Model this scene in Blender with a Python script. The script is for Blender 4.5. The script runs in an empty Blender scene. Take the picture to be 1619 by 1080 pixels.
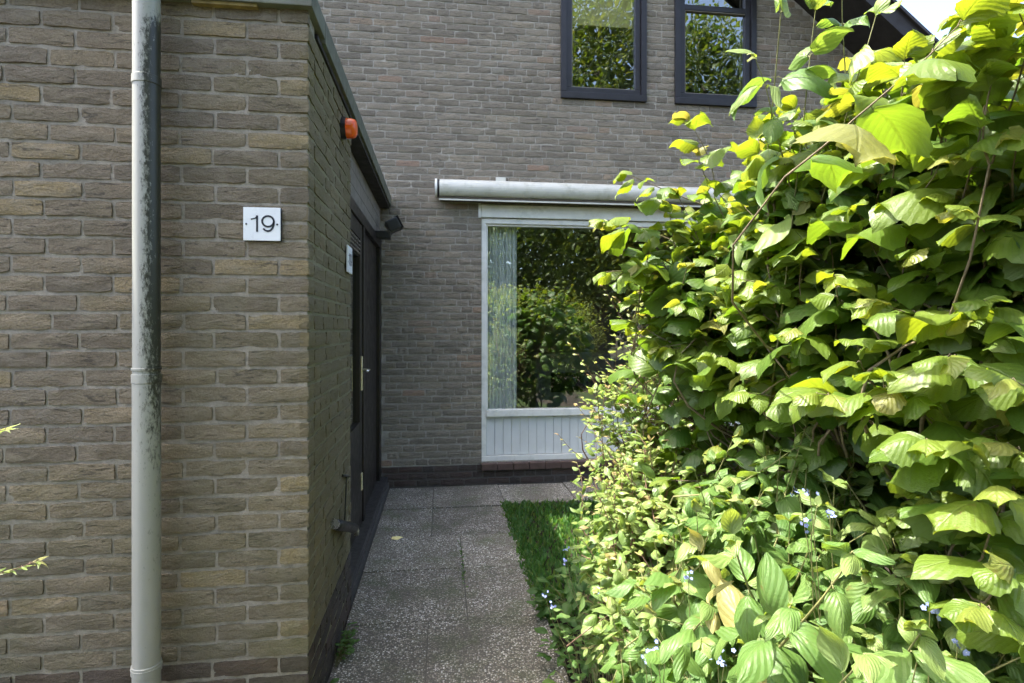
import bpy, bmesh, math, random
import numpy as np
from mathutils import Vector, Matrix, Quaternion

random.seed(11)
rng = np.random.default_rng(11)
SC = bpy.context.scene
COL = SC.collection
R = math.radians

# ------------------------------------------------------------------ camera
F_PX, YAW, CAM_H = 900.0, R(7.16), 1.42           # focal length in photo pixels (1619 wide)
cam_d = bpy.data.cameras.new('camera'); cam = bpy.data.objects.new('camera', cam_d); COL.objects.link(cam)
cam_d.sensor_width = 36.0; cam_d.lens = 36.0 * F_PX / 1619.0
cam_d.clip_start = 0.05; cam_d.clip_end = 1500
cam_d.shift_y = -20.0 / 1619.0
cam.location = (0, 0, CAM_H); cam.rotation_euler = (R(90), 0, -YAW)
SC.camera = cam

# ------------------------------------------------------------------ light
SUN = Vector((-0.42, 0.06, 0.88)).normalized()
world = bpy.data.worlds.new('World'); SC.world = world; world.use_nodes = True
wn = world.node_tree
bg = wn.nodes['Background']; bg.inputs['Strength'].default_value = 0.15
sky = wn.nodes.new('ShaderNodeTexSky'); sky.sky_type = 'NISHITA'; sky.sun_disc = False
sky.sun_elevation = math.asin(SUN.z); sky.sun_rotation = math.atan2(SUN.x, SUN.y)
sky.air_density = 0.8; sky.dust_density = 4.0; sky.ozone_density = 0.6
wn.links.new(sky.outputs[0], bg.inputs['Color'])
sun_d = bpy.data.lights.new('sun', 'SUN'); sun_d.energy = 3.5; sun_d.angle = R(0.53); sun_d.color = (1.0, 0.95, 0.86)
sun = bpy.data.objects.new('sun', sun_d); COL.objects.link(sun)
sun.rotation_euler = SUN.to_track_quat('Z', 'Y').to_euler(); sun.location = (-4, 1, 9)
vs = SC.view_settings
vs.view_transform = 'Standard'; vs.look = 'None'; vs.gamma = 1.0; vs.use_curve_mapping = False
vs.exposure = 2.38
SC.render.engine = 'CYCLES'
cy = SC.cycles
cy.max_bounces = 6; cy.diffuse_bounces = 3; cy.glossy_bounces = 3; cy.transmission_bounces = 5; cy.transparent_max_bounces = 8
cy.caustics_reflective = False; cy.caustics_refractive = False; cy.sample_clamp_indirect = 6.0
cy.use_denoising = True
cy.use_adaptive_sampling = True; cy.adaptive_threshold = 0.03

# ------------------------------------------------------------------ small helpers
CS, SN = math.cos(YAW), math.sin(YAW)
def at(u, v, d):
    """point seen at photo pixel (u, v) at depth d metres"""
    xc = (u - 809.5) / F_PX * d
    return Vector((xc * CS + d * SN, d * CS - xc * SN, CAM_H - (v - 520) / F_PX * d))
def proj(p):
    xc = p[0] * CS - p[1] * SN; d = p[0] * SN + p[1] * CS
    if d < 0.05: return (-9999, -9999, d)
    return (809.5 + F_PX * xc / d, 520 - F_PX * (p[2] - CAM_H) / d, d)

def tag(o, label=None, cat=None, group=None, kind=None):
    if label: o['label'] = label
    if cat: o['category'] = cat
    if group: o['group'] = group
    if kind: o['kind'] = kind
    return o
def empty(name, loc=(0, 0, 0)):
    o = bpy.data.objects.new(name, None); COL.objects.link(o); o.location = loc; o.empty_display_size = 0.1
    return o
def link(name, me, mat=None, parent=None, loc=None):
    o = bpy.data.objects.new(name, me); COL.objects.link(o)
    if mat and not me.materials: me.materials.append(mat)
    if parent:
        o.parent = parent
        base = Vector((0, 0, 0)); q = parent
        while q is not None:
            base += q.location; q = q.parent
        o.location = (Vector(loc) if loc is not None else Vector((0, 0, 0))) - base
    elif loc is not None: o.location = loc
    return o
def smooth(me, on=True):
    me.polygons.foreach_set('use_smooth', [on] * len(me.polygons))

class MB:
    def __init__(s): s.v = []; s.f = []
    def add(s, vs_, fs):
        n = len(s.v); s.v += [tuple(p) for p in vs_]; s.f += [tuple(i + n for i in f) for f in fs]
    def box(s, x0, x1, y0, y1, z0, z1):
        s.add([(x0,y0,z0),(x1,y0,z0),(x1,y1,z0),(x0,y1,z0),(x0,y0,z1),(x1,y0,z1),(x1,y1,z1),(x0,y1,z1)],
              [(0,3,2,1),(4,5,6,7),(0,1,5,4),(1,2,6,5),(2,3,7,6),(3,0,4,7)]); return s
    def prism(s, prof, axis, a0, a1):
        """closed profile (p, q) extruded along axis; x: (y,z), y: (x,z), z: (x,y)"""
        n = len(prof)
        def P(p, q, a): return {'x': (a, p, q), 'y': (p, a, q), 'z': (p, q, a)}[axis]
        vs_ = [P(p, q, a0) for p, q in prof] + [P(p, q, a1) for p, q in prof]
        fs = [tuple(range(n))[::-1], tuple(range(n, 2 * n))] + [(i, (i + 1) % n, n + (i + 1) % n, n + i) for i in range(n)]
        s.add(vs_, fs); return s
    def tube(s, pts, rad, n=8, cap=True):
        pts = [Vector(p) for p in pts]; rings = []
        rads = rad if isinstance(rad, (list, tuple)) else [rad] * len(pts)
        ref = None
        for i, p in enumerate(pts):
            t = (pts[min(i + 1, len(pts) - 1)] - pts[max(i - 1, 0)])
            t = t.normalized() if t.length > 1e-9 else Vector((0, 0, 1))
            if ref is None: ref = t.orthogonal().normalized()
            a = (ref - t * ref.dot(t)); a = a.normalized() if a.length > 1e-6 else t.orthogonal().normalized()
            ref = a; b = t.cross(a)
            rings.append([p + (a * math.cos(2*math.pi*k/n) + b * math.sin(2*math.pi*k/n)) * rads[i] for k in range(n)])
        vs_ = [q for r in rings for q in r]
        fs = [(i*n+k, i*n+(k+1)%n, (i+1)*n+(k+1)%n, (i+1)*n+k) for i in range(len(pts)-1) for k in range(n)]
        if cap: fs += [tuple(range(n))[::-1], tuple(range((len(pts)-1)*n, len(pts)*n))]
        s.add(vs_, fs); return s
    def lathe(s, prof, c, n=24):
        """(radius, z) profile turned about the vertical through c"""
        vs_ = [(c[0] + r*math.cos(2*math.pi*k/n), c[1] + r*math.sin(2*math.pi*k/n), z) for r, z in prof for k in range(n)]
        fs = [(i*n+k, i*n+(k+1)%n, (i+1)*n+(k+1)%n, (i+1)*n+k) for i in range(len(prof)-1) for k in range(n)]
        s.add(vs_, fs); return s
    def mesh(s, name='mesh', bevel=0.0, seg=2, smooth_=False):
        me = bpy.data.meshes.new(name); me.from_pydata(s.v, [], s.f)
        bm = bmesh.new(); bm.from_mesh(me)
        if bevel:
            bmesh.ops.bevel(bm, geom=bm.edges[:], offset=bevel, segments=seg, profile=0.7, affect='EDGES', clamp_overlap=True)
        bmesh.ops.recalc_face_normals(bm, faces=bm.faces[:])
        bm.to_mesh(me); bm.free()
        if smooth_: smooth(me)
        return me
    def build(s, name, mat, parent=None, bevel=0.0, smooth_=False):
        return link(name, s.mesh(name, bevel, smooth_=smooth_), mat, parent)
def box(name, dims, mat, parent=None, bevel=0.0):
    return MB().box(*dims).build(name, mat, parent, bevel)

# ------------------------------------------------------------------ materials
class NT:
    def __init__(s, name):
        s.m = bpy.data.materials.new(name); s.m.use_nodes = True; s.t = s.m.node_tree
        s.b = s.t.nodes['Principled BSDF']; s.out = s.t.nodes['Material Output']
    def n(s, typ, **kw):
        nd = s.t.nodes.new('ShaderNode' + typ)
        for k, v in kw.items():
            if k.startswith('i_'): nd.inputs[k[2:].replace('_', ' ')].default_value = v
            else: setattr(nd, k, v)
        return nd
    def l(s, a, b): s.t.links.new(a, b); return s
    def val(s, x, sock):
        if hasattr(x, 'is_linked') or isinstance(x, bpy.types.NodeSocket): s.l(x, sock)
        else: sock.default_value = x
    def math(s, op, a, b=0.0, clamp=False):
        nd = s.n('Math', operation=op, use_clamp=clamp); s.val(a, nd.inputs[0]); s.val(b, nd.inputs[1]); return nd.outputs[0]
    def mix(s, fac, a, b, blend='MIX'):
        nd = s.n('Mix', data_type='RGBA', blend_type=blend)
        s.val(fac, nd.inputs[0]); s.val(a, nd.inputs[6]); s.val(b, nd.inputs[7]); return nd.outputs[2]
    def ramp(s, fac, stops, interp='LINEAR'):
        nd = s.n('ValToRGB'); cr = nd.color_ramp; cr.interpolation = interp
        while len(cr.elements) < len(stops): cr.elements.new(0.5)
        for e, (p, c) in zip(cr.elements, stops):
            e.position = p; e.color = (*c, 1) if len(c) == 3 else c
        s.l(fac, nd.inputs[0]); return nd.outputs[0]
    def noise(s, vec, scale, detail=4, rough=0.55, dist=0.0):
        nd = s.n('TexNoise'); nd.inputs['Scale'].default_value = scale; nd.inputs['Detail'].default_value = detail
        nd.inputs['Roughness'].default_value = rough; nd.inputs['Distortion'].default_value = dist
        if vec is not None: s.l(vec, nd.inputs['Vector'])
        return nd.outputs[0]
    def maprange(s, x, a, b, c=0.0, d=1.0):
        nd = s.n('MapRange'); s.val(x, nd.inputs[0])
        for k, q in zip((1, 2, 3, 4), (a, b, c, d)): nd.inputs[k].default_value = q
        return nd.outputs[0]
    def pos(s): return s.n('NewGeometry').outputs['Position']
    def scale(s, vec, sc):
        nd = s.n('Mapping'); s.l(vec, nd.inputs['Vector']); nd.inputs['Scale'].default_value = sc; return nd.outputs[0]
    def xyz(s, vec):
        nd = s.n('SeparateXYZ'); s.l(vec, nd.inputs[0]); return nd.outputs
    def bump(s, h, strength=0.5, dist=0.01, prev=None):
        nd = s.n('Bump'); nd.inputs['Strength'].default_value = strength; nd.inputs['Distance'].default_value = dist
        s.l(h, nd.inputs['Height'])
        if prev is not None: s.l(prev, nd.inputs['Normal'])
        return nd.outputs[0]
    def tint(s):
        a = s.n('Attribute', attribute_name='tint'); o = s.n('ObjectInfo')
        v = s.n('VectorMath', operation='ADD'); s.l(a.outputs['Color'], v.inputs[0]); s.l(o.outputs['Color'], v.inputs[1])
        return s.xyz(v.outputs[0])
    def done(s, color=None, rough=0.6, normal=None, spec=0.5, metal=0.0):
        if color is not None: s.val(color if isinstance(color, bpy.types.NodeSocket) else (*color, 1), s.b.inputs['Base Color'])
        s.val(rough, s.b.inputs['Roughness']); s.b.inputs['Specular IOR Level'].default_value = spec
        s.b.inputs['Metallic'].default_value = metal
        if normal is not None: s.l(normal, s.b.inputs['Normal'])
        return s.m

def simple(name, col, rough=0.5, noise_amt=0.15, nscale=30, spec=0.5, metal=0.0, bump=0.0, dirt=None):
    t = NT(name); p = t.pos()
    n1 = t.noise(p, nscale, 5)
    c = t.mix(t.maprange(n1, 0.3, 0.7), tuple(x * (1 - noise_amt) for x in col) + (1,), tuple(min(1, x * (1 + noise_amt)) for x in col) + (1,))
    if dirt:
        n2 = t.noise(p, 9, 6, 0.65)
        c = t.mix(t.maprange(n2, 0.52, 0.72, 0, dirt[1]), c, (*dirt[0], 1))
    r = t.maprange(t.noise(p, nscale * 1.7, 3), 0.3, 0.7, rough * 0.85, min(1, rough * 1.15))
    nrm = t.bump(t.noise(p, nscale * 5, 4), bump, 0.004) if bump else None
    return t.done(c, r, nrm, spec, metal)

def brick_mat(name, stops, algae=0.0, algae_col=(0.085, 0.09, 0.03), side=False, blotch=0.5):
    t = NT(name); p = t.pos(); tr, tg, tb = t.tint()
    base = t.ramp(tr, stops)
    fine = t.noise(p, 140, 3, 0.7)
    mid = t.noise(t.scale(p, (14, 14, 40)), 1.0, 4, 0.62, 0.6)
    big = t.noise(p, 2.3, 3)
    c = t.mix(t.maprange(fine, 0.25, 0.75, 0.0, 0.65), base, (0.045, 0.04, 0.034, 1), 'MIX')
    c = t.mix(t.maprange(mid, 0.42, 0.72, 0.0, blotch), c, t.mix(tg, (0.30, 0.26, 0.18, 1), (0.23, 0.21, 0.17, 1)), 'MIX')
    crack = t.noise(t.scale(p, (9, 9, 60)), 1.0, 3, 0.7, 1.6)
    c = t.mix(t.maprange(crack, 0.585, 0.65, 0.0, 0.7), c, (0.045, 0.04, 0.034, 1))
    c = t.mix(t.maprange(big, 0.35, 0.7, 0.0, 0.3), c, (0.11, 0.10, 0.085, 1))
    if algae > 0:
        z = t.xyz(p)[2]; x = t.xyz(p)[0]
        an = t.noise(p, 3.2, 5, 0.65)
        if side: f = t.maprange(an, 0.25, 0.62, 0.55 * algae, algae)
        else:
            h = t.math('ADD', t.maprange(z, 1.7, 0.25, 0, 0.55), t.maprange(x, -1.1, -0.46, -0.12, 0.22))  # towards bottom right: algae plus green bounce light from the leaves, both as colour
            f = t.math('MULTIPLY', t.math('ADD', h, t.maprange(an, 0.35, 0.65, -0.35, 0.3), True), algae, True)
        c = t.mix(f, c, (*algae_col, 1))
    hsum = t.math('ADD', t.math('MULTIPLY', fine, 0.5), mid)
    nrm = t.bump(hsum, 1.0, 0.009)
    return t.done(c, 0.9, nrm, 0.25)

def mortar_mat(name, col, algae=0.0, side=False, plinth=None):
    t = NT(name); p = t.pos()
    n1 = t.noise(p, 60, 6, 0.7); n2 = t.noise(p, 5, 4)
    c = t.mix(t.maprange(n1, 0.3, 0.7), tuple(x * 0.72 for x in col) + (1,), tuple(x * 1.18 for x in col) + (1,))
    c = t.mix(t.maprange(n2, 0.45, 0.75, 0, 0.45), c, (0.13, 0.125, 0.105, 1))
    if algae > 0:
        z = t.xyz(p)[2]
        an = t.noise(p, 3.2, 5, 0.65)
        f = t.maprange(an, 0.25, 0.62, 0.5 * algae, algae) if side else t.math('MULTIPLY', t.math('ADD', t.maprange(z, 1.6, 0.25, 0, 0.5), t.maprange(an, 0.35, 0.65, -0.3, 0.25), True), algae, True)  # front mortar: algae with leaf bounce light in the tint, stronger low down
        c = t.mix(f, c, (0.14, 0.13, 0.06, 1))
    if plinth: c = t.mix(t.maprange(t.xyz(p)[2], plinth + 0.002, plinth - 0.002), c, (0.10, 0.093, 0.082, 1))
    return t.done(c, 0.95, t.bump(n1, 0.8, 0.006), 0.2)

def warm(st, k, c): return [(p, tuple(x * k * q for x, q in zip(col, c))) for p, col in st]
ANNEX_STOPS = warm([(0.0, (0.125, 0.112, 0.10)), (0.3, (0.165, 0.147, 0.128)), (0.6, (0.195, 0.172, 0.145)), (0.8, (0.22, 0.19, 0.142)), (0.93, (0.26, 0.22, 0.145)), (1.0, (0.215, 0.155, 0.12))], 1.38, (1.08, 1.0, 0.80))
MAIN_STOPS = warm([(0.0, (0.15, 0.135, 0.122)), (0.35, (0.20, 0.18, 0.165)), (0.7, (0.235, 0.212, 0.192)), (0.88, (0.25, 0.215, 0.18)), (0.95, (0.26, 0.18, 0.15)), (1.0, (0.22, 0.22, 0.21))], 1.58, (1.03, 1.0, 0.85))
PLINTH_STOPS = [(0.0, (0.045, 0.036, 0.032)), (0.5, (0.062, 0.042, 0.036)), (0.85, (0.085, 0.045, 0.036)), (1.0, (0.05, 0.05, 0.05))]
PLINTH_RED = [(0.0, (0.075, 0.062, 0.052)), (0.5, (0.10, 0.072, 0.058)), (0.85, (0.125, 0.072, 0.055)), (1.0, (0.10, 0.09, 0.075))]
M = {}
M['brick_front'] = brick_mat('annex brick', ANNEX_STOPS, 0.62, blotch=0.6)
M['brick_side'] = brick_mat('annex side brick', ANNEX_STOPS, 0.80, (0.125, 0.108, 0.055), True)
M['brick_main'] = brick_mat('house brick', MAIN_STOPS, 0.0, blotch=0.35)
M['brick_plinth'] = brick_mat('dark plinth brick', PLINTH_STOPS, 0.0, blotch=0.12)
M['brick_plinth_red'] = brick_mat('red plinth brick', PLINTH_RED, 0.5, (0.06, 0.06, 0.025), blotch=0.2)
M['mortar_front'] = mortar_mat('annex mortar', (0.31, 0.285, 0.235), 0.55)
M['mortar_side'] = mortar_mat('annex side mortar', (0.27, 0.25, 0.18), 0.6, True)
M['mortar_main'] = mortar_mat('house mortar', (0.38, 0.355, 0.30), plinth=0.182)
M['white_frame'] = simple('white window paint', (0.76, 0.76, 0.70), 0.4, 0.05, 12, dirt=((0.42, 0.44, 0.38), 0.5))
M['panel_paint'] = simple('pale grey panel paint', (0.68, 0.69, 0.66), 0.45, 0.05, 8)
M['dark_frame'] = simple('dark blue black paint', (0.022, 0.021, 0.025), 0.4, 0.2, 15)
M['door_paint'] = simple('dark brown door paint', (0.009, 0.007, 0.005), 0.42, 0.25, 15)
M['door_panel'] = simple('dark brown side panel', (0.015, 0.011, 0.008), 0.5, 0.25, 9)
M['grey_board'] = simple('weathered grey board', (0.19, 0.172, 0.145), 0.75, 0.2, 14, bump=0.3)
M['roof_edge'] = simple('weathered aluminium edge', (0.105, 0.115, 0.085), 0.6, 0.3, 11, metal=0.0, bump=0.2, dirt=((0.06, 0.065, 0.03), 0.8))
M['soffit'] = simple('shadow toned soffit', (0.018, 0.016, 0.013), 0.7, 0.2, 10)  # shadow under the roof edge put into the near black colour
M['roof_dark'] = simple('dark roof verge', (0.02, 0.017, 0.016), 0.65, 0.25, 8)
M['roof_tile'] = simple('dark roof tile', (0.035, 0.031, 0.03), 0.6, 0.3, 10)
M['awning'] = simple('cream aluminium', (0.60, 0.60, 0.53), 0.32, 0.05, 6, metal=0.0, dirt=((0.25, 0.26, 0.17), 0.5))
M['awning_gap'] = simple('awning gap brown', (0.07, 0.055, 0.035), 0.7, 0.2, 12)  # brown of the fabric gap below the cassette
M['black_plastic'] = simple('black plastic', (0.012, 0.012, 0.013), 0.38, 0.2, 30)
M['brass'] = simple('pale brass', (0.80, 0.72, 0.42), 0.3, 0.08, 40, metal=0.2)
M['steel'] = simple('brushed steel', (0.62, 0.61, 0.58), 0.28, 0.08, 40, metal=1.0)
M['plate_white'] = simple('white enamel plate', (0.76, 0.80, 0.82), 0.3, 0.03, 20)
M['ink'] = simple('black enamel figures', (0.012, 0.014, 0.022), 0.35, 0.1, 20)
M['stone_step'] = simple('grey blue stone', (0.030, 0.029, 0.026), 0.6, 0.2, 20, bump=0.2)
M['sill_tile'] = simple('red brown sill tile', (0.085, 0.052, 0.042), 0.55, 0.25, 16, bump=0.2)
M['curtain'] = simple('net curtain', (0.86, 0.89, 0.88), 0.9, 0.06, 8)
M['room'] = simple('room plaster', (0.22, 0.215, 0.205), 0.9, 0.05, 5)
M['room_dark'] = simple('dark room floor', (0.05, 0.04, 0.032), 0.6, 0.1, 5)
M['cabinet'] = simple('grey cabinet', (0.32, 0.34, 0.36), 0.5, 0.05, 5)
M['screen'] = simple('black screen', (0.008, 0.008, 0.01), 0.2, 0.1, 5)
M['bark'] = simple('twig bark', (0.16, 0.125, 0.075), 0.8, 0.35, 60, bump=0.4)
M['bark_red'] = simple('reddish twig bark', (0.15, 0.085, 0.055), 0.7, 0.35, 60, bump=0.3)
M['bark_green'] = simple('green shoot bark', (0.17, 0.17, 0.06), 0.7, 0.3, 60)
M['tree_bark'] = simple('tree bark', (0.075, 0.06, 0.045), 0.9, 0.4, 9, bump=0.6)

def glass_mat(name, refl, tint=(0.86, 0.9, 0.86)):
    t = NT(name); t.t.nodes.remove(t.b)
    gl = t.n('BsdfGlossy'); gl.inputs['Roughness'].default_value = 0.0; gl.inputs['Color'].default_value = (0.97, 1.0, 0.97, 1)
    n = t.bump(t.noise(t.pos(), 2.2, 2), 0.10, 0.02); t.l(n, gl.inputs['Normal'])
    tr = t.n('BsdfTransparent'); tr.inputs['Color'].default_value = (*tint, 1)
    lw = t.n('LayerWeight'); lw.inputs['Blend'].default_value = 0.5
    f = t.math('ADD', t.math('MULTIPLY', t.math('POWER', lw.outputs['Facing'], 4.0), 0.75), refl, True)
    mx = t.n('MixShader'); t.l(f, mx.inputs[0]); t.l(tr.outputs[0], mx.inputs[1]); t.l(gl.outputs[0], mx.inputs[2])
    t.l(mx.outputs[0], t.out.inputs['Surface']); return t.m
M['glass'] = glass_mat('window glass', 0.31)
M['glass_dark'] = glass_mat('upper window glass', 0.28)
M['glass_door'] = glass_mat('door glass', 0.22, (0.45, 0.5, 0.42))

def lens_mat():
    t = NT('amber lens')
    t.b.inputs['Base Color'].default_value = (0.78, 0.12, 0.012, 1); t.b.inputs['Roughness'].default_value = 0.22
    t.b.inputs['Subsurface Weight'].default_value = 0.35; t.b.inputs['Subsurface Radius'].default_value = (0.03, 0.008, 0.002)
    w = t.noise(t.pos(), 50, 2); t.l(t.bump(w, 0.05, 0.002), t.b.inputs['Normal']); return t.m
M['amber'] = lens_mat()

def pipe_mat():
    t = NT('grey rainwater pipe'); p = t.pos(); x, y, z = t.xyz(p)
    n1 = t.noise(t.scale(p, (110, 110, 45)), 1.0, 5, 0.75)
    n2 = t.noise(t.scale(p, (5, 5, 1.6)), 1.0, 4, 0.6)
    c = t.mix(t.maprange(n2, 0.35, 0.7), (0.33, 0.335, 0.30, 1), (0.385, 0.39, 0.355, 1))
    side = t.maprange(x, -0.958, -0.908)                                       # weather side of the pipe
    band = t.math('MULTIPLY', t.maprange(z, 0.9, 1.6, 0.2, 1.25), t.maprange(z, 2.47, 2.38, 0, 1))
    soft = t.math('MULTIPLY', side, t.maprange(n2, 0.3, 0.6, 0.3, 0.6))
    c = t.mix(soft, c, (0.19, 0.20, 0.115, 1))
    spots = t.math('ADD', t.math('MULTIPLY', side, band), t.math('MULTIPLY', t.math('SUBTRACT', n1, 0.5), 2.6))
    spots = t.math('ADD', spots, t.maprange(n2, 0.3, 0.7, -0.12, 0.30))
    c = t.mix(t.maprange(spots, 0.42, 0.92, 0, 0.95), c, (0.017, 0.018, 0.008, 1))
    return t.done(c, 0.42, t.bump(n1, 0.12, 0.003), 0.45)
M['pipe'] = pipe_mat()

def gravel_mat():
    t = NT('washed gravel slab'); p = t.pos(); tr, tg, tb = t.tint()
    q = t.n('VectorMath', operation='ADD'); t.l(p, q.inputs[0])
    nz = t.n('TexNoise'); nz.inputs['Scale'].default_value = 60; t.l(p, nz.inputs['Vector'])
    sc = t.n('VectorMath', operation='SCALE'); t.l(nz.outputs['Color'], sc.inputs[0]); sc.inputs['Scale'].default_value = 0.006; t.l(sc.outputs[0], q.inputs[1])
    vo = t.n('TexVoronoi'); vo.inputs['Scale'].default_value = 122; t.l(q.outputs[0], vo.inputs['Vector'])
    rnd = t.xyz(vo.outputs['Color'])[0]; dist = vo.outputs['Distance']
    c = t.ramp(rnd, [(0.0, (0.10, 0.09, 0.07)), (0.3, (0.22, 0.195, 0.15)), (0.55, (0.34, 0.305, 0.235)), (0.75, (0.44, 0.405, 0.33)), (0.9, (0.66, 0.63, 0.55)), (1.0, (0.82, 0.80, 0.74))])
    edge = t.maprange(dist, 0.35, 0.62)
    c = t.mix(edge, c, (0.105, 0.096, 0.076, 1))
    big = t.noise(p, 3.0, 4, 0.6)
    c = t.mix(t.maprange(big, 0.38, 0.62, 0.0, 0.72), c, t.mix(t.maprange(t.noise(p, 7, 4), 0.45, 0.6), (0.10, 0.09, 0.068, 1), (0.075, 0.085, 0.04, 1)))
    c = t.mix(tr, c, t.mix(1.0, c, (2.2, 2.2, 2.2, 1), 'MULTIPLY'))
    h = t.math('SUBTRACT', 1.0, dist)
    return t.done(c, 0.8, t.bump(h, 1.0, 0.006), 0.35)
M['gravel'] = gravel_mat()

def soil_mat():
    t = NT('soil'); p = t.pos(); n1 = t.noise(p, 25, 7, 0.7); n2 = t.noise(p, 0.8, 3)
    c = t.mix(t.maprange(n1, 0.3, 0.7), (0.018, 0.014, 0.010, 1), (0.055, 0.042, 0.03, 1))
    c = t.mix(t.maprange(n2, 0.5, 0.62), c, t.mix(n1, (0.02, 0.035, 0.008, 1), (0.05, 0.08, 0.02, 1)))
    return t.done(c, 0.95, t.bump(n1, 1.0, 0.03), 0.2)
M['soil'] = soil_mat()

def leaf_mat(name, stops, trans_stops, veins=7, slope=0.55, rough=0.42, trans=0.42, vein_str=0.55, spec=0.5, lines=0.25, under=1.25, fine=0.35):
    t = NT(name); tr, tg, tb = t.tint()
    uv = t.n('UVMap'); uv.uv_map = 'UVMap'; ux, uy, _ = t.xyz(uv.outputs[0])          # ux across 0..1, uy along 0..1
    av = t.math('ABSOLUTE', t.math('SUBTRACT', t.math('MULTIPLY', ux, 2.0), 1.0))
    ph = t.math('MULTIPLY', t.math('SUBTRACT', uy, t.math('MULTIPLY', av, slope * 0.45)), float(veins))
    saw = t.math('ABSOLUTE', t.math('SUBTRACT', t.math('FRACT', t.math('ADD', ph, 20.0)), 0.5))   # 0 at mid, .5 at vein
    vein = t.maprange(saw, 0.38, 0.5); mid = t.maprange(av, 0.07, 0.0)
    vm = t.math('MAXIMUM', t.math('MULTIPLY', vein, t.maprange(av, 1.0, 0.5, 0.35, 1.0)), mid)
    base = t.ramp(tr, stops); tcol = t.ramp(tr, trans_stops)
    p = t.pos(); n1 = t.noise(p, 55, 2, 0.6); n2 = t.noise(p, 260, 1, 0.6)
    base = t.mix(t.maprange(n1, 0.3, 0.7, 0.0, 0.30), base, t.mix(0.5, base, (0.02, 0.05, 0.01, 1)))
    base = t.mix(t.math('MULTIPLY', t.maprange(t.noise(p, 75, 2, 0.7), 0.62, 0.70), t.maprange(tg, 0.55, 0.8, 0.0, 0.7)), base, (0.15, 0.10, 0.035, 1))
    geo = t.n('NewGeometry'); back = geo.outputs['Backfacing']
    base = t.mix(t.math('MULTIPLY', back, 0.55), base, t.mix(0.5, base, (0.22 * under, 0.26 * under, 0.13 * under, 1)))
    base = t.mix(t.math('MULTIPLY', vm, lines), base, (0.24, 0.27, 0.10, 1))
    tcol = t.mix(t.math('MULTIPLY', vm, 0.45), tcol, t.mix(1.0, tcol, (0.55, 0.45, 0.4, 1), 'MULTIPLY'))
    h = t.math('ADD', t.math('MULTIPLY', saw, -2.0 * vein_str), t.math('ADD', t.math('MULTIPLY', mid, -0.6), t.math('MULTIPLY', n2, fine)))
    nrm = t.bump(h, 0.45, 0.0035)
    t.done(base, rough, nrm, spec)
    tl = t.n('BsdfTranslucent'); t.l(tcol, tl.inputs['Color']); t.l(nrm, tl.inputs['Normal'])
    mx = t.n('MixShader'); mx.inputs[0].default_value = trans
    t.l(t.b.outputs[0], mx.inputs[1]); t.l(tl.outputs[0], mx.inputs[2]); t.l(mx.outputs[0], t.out.inputs['Surface'])
    return t.m
# tint 0 = old dark green, 1 = young yellow green / bronze
def sc_(st, k): return [(p, tuple(x * k for x in c)) for p, c in st]
M['hazel'] = leaf_mat('hazel leaf', [(0, (0.038, 0.095, 0.016)), (0.4, (0.085, 0.155, 0.02)), (0.85, (0.155, 0.215, 0.026)), (1, (0.22, 0.215, 0.06))],
                      sc_([(0, (0.12, 0.30, 0.015)), (0.45, (0.28, 0.45, 0.02)), (0.85, (0.46, 0.53, 0.02)), (1, (0.55, 0.48, 0.06))], 0.72), 8, 0.6, 0.45, 0.45, 0.3, lines=0.14)
M['dogwood'] = leaf_mat('dogwood leaf', sc_([(0, (0.04, 0.10, 0.02)), (0.5, (0.095, 0.17, 0.04)), (0.85, (0.18, 0.24, 0.07)), (1, (0.26, 0.22, 0.08))], 1.15),
                        sc_([(0, (0.12, 0.28, 0.025)), (0.5, (0.26, 0.42, 0.04)), (0.85, (0.42, 0.5, 0.05)), (1, (0.5, 0.4, 0.06))], 0.9), 5, 1.3, 0.46, 0.38, 0.45, lines=0.16, spec=0.4)
M['small'] = leaf_mat('small shrub leaf', sc_([(0, (0.07, 0.135, 0.03)), (0.5, (0.17, 0.24, 0.065)), (0.85, (0.235, 0.29, 0.08)), (1, (0.36, 0.25, 0.13))], 1.1),
                      [(0, (0.2, 0.36, 0.04)), (0.5, (0.40, 0.52, 0.09)), (0.85, (0.55, 0.58, 0.16)), (1, (0.58, 0.40, 0.18))], 5, 0.9, 0.38, 0.36, 0.4, lines=0.15)
M['herb'] = leaf_mat('herb leaf', [(0, (0.04, 0.10, 0.02)), (0.5, (0.07, 0.15, 0.03)), (1, (0.13, 0.2, 0.05))],
                     [(0, (0.12, 0.3, 0.03)), (0.5, (0.2, 0.4, 0.04)), (1, (0.35, 0.45, 0.06))], 5, 0.9, 0.6, 0.4, 0.4)
M['tree_leaf'] = leaf_mat('tree leaf', [(0, (0.02, 0.045, 0.01)), (0.5, (0.045, 0.085, 0.015)), (1, (0.10, 0.12, 0.02))],
                          [(0, (0.08, 0.17, 0.015)), (0.5, (0.22, 0.30, 0.02)), (1, (0.4, 0.38, 0.03))], 5, 0.8, 0.5, 0.4, 0.2)
M['hedge_leaf'] = leaf_mat('clipped hedge leaf', [(0, (0.08, 0.13, 0.018)), (0.5, (0.17, 0.21, 0.022)), (1, (0.27, 0.26, 0.035))],
                          [(0, (0.15, 0.22, 0.015)), (0.5, (0.34, 0.36, 0.02)), (1, (0.5, 0.44, 0.03))], 5, 0.8, 0.5, 0.42, 0.2)
M['grass'] = leaf_mat('grass blade', [(0, (0.04, 0.115, 0.016)), (0.5, (0.065, 0.175, 0.022)), (1, (0.14, 0.20, 0.035))],
                      [(0, (0.07, 0.24, 0.015)), (0.5, (0.12, 0.34, 0.02)), (1, (0.3, 0.4, 0.04))], 1, 0.0, 0.55, 0.4, 0.1)
M['petal'] = simple('pale blue petal', (0.22, 0.27, 0.52), 0.7, 0.15, 60)
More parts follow.
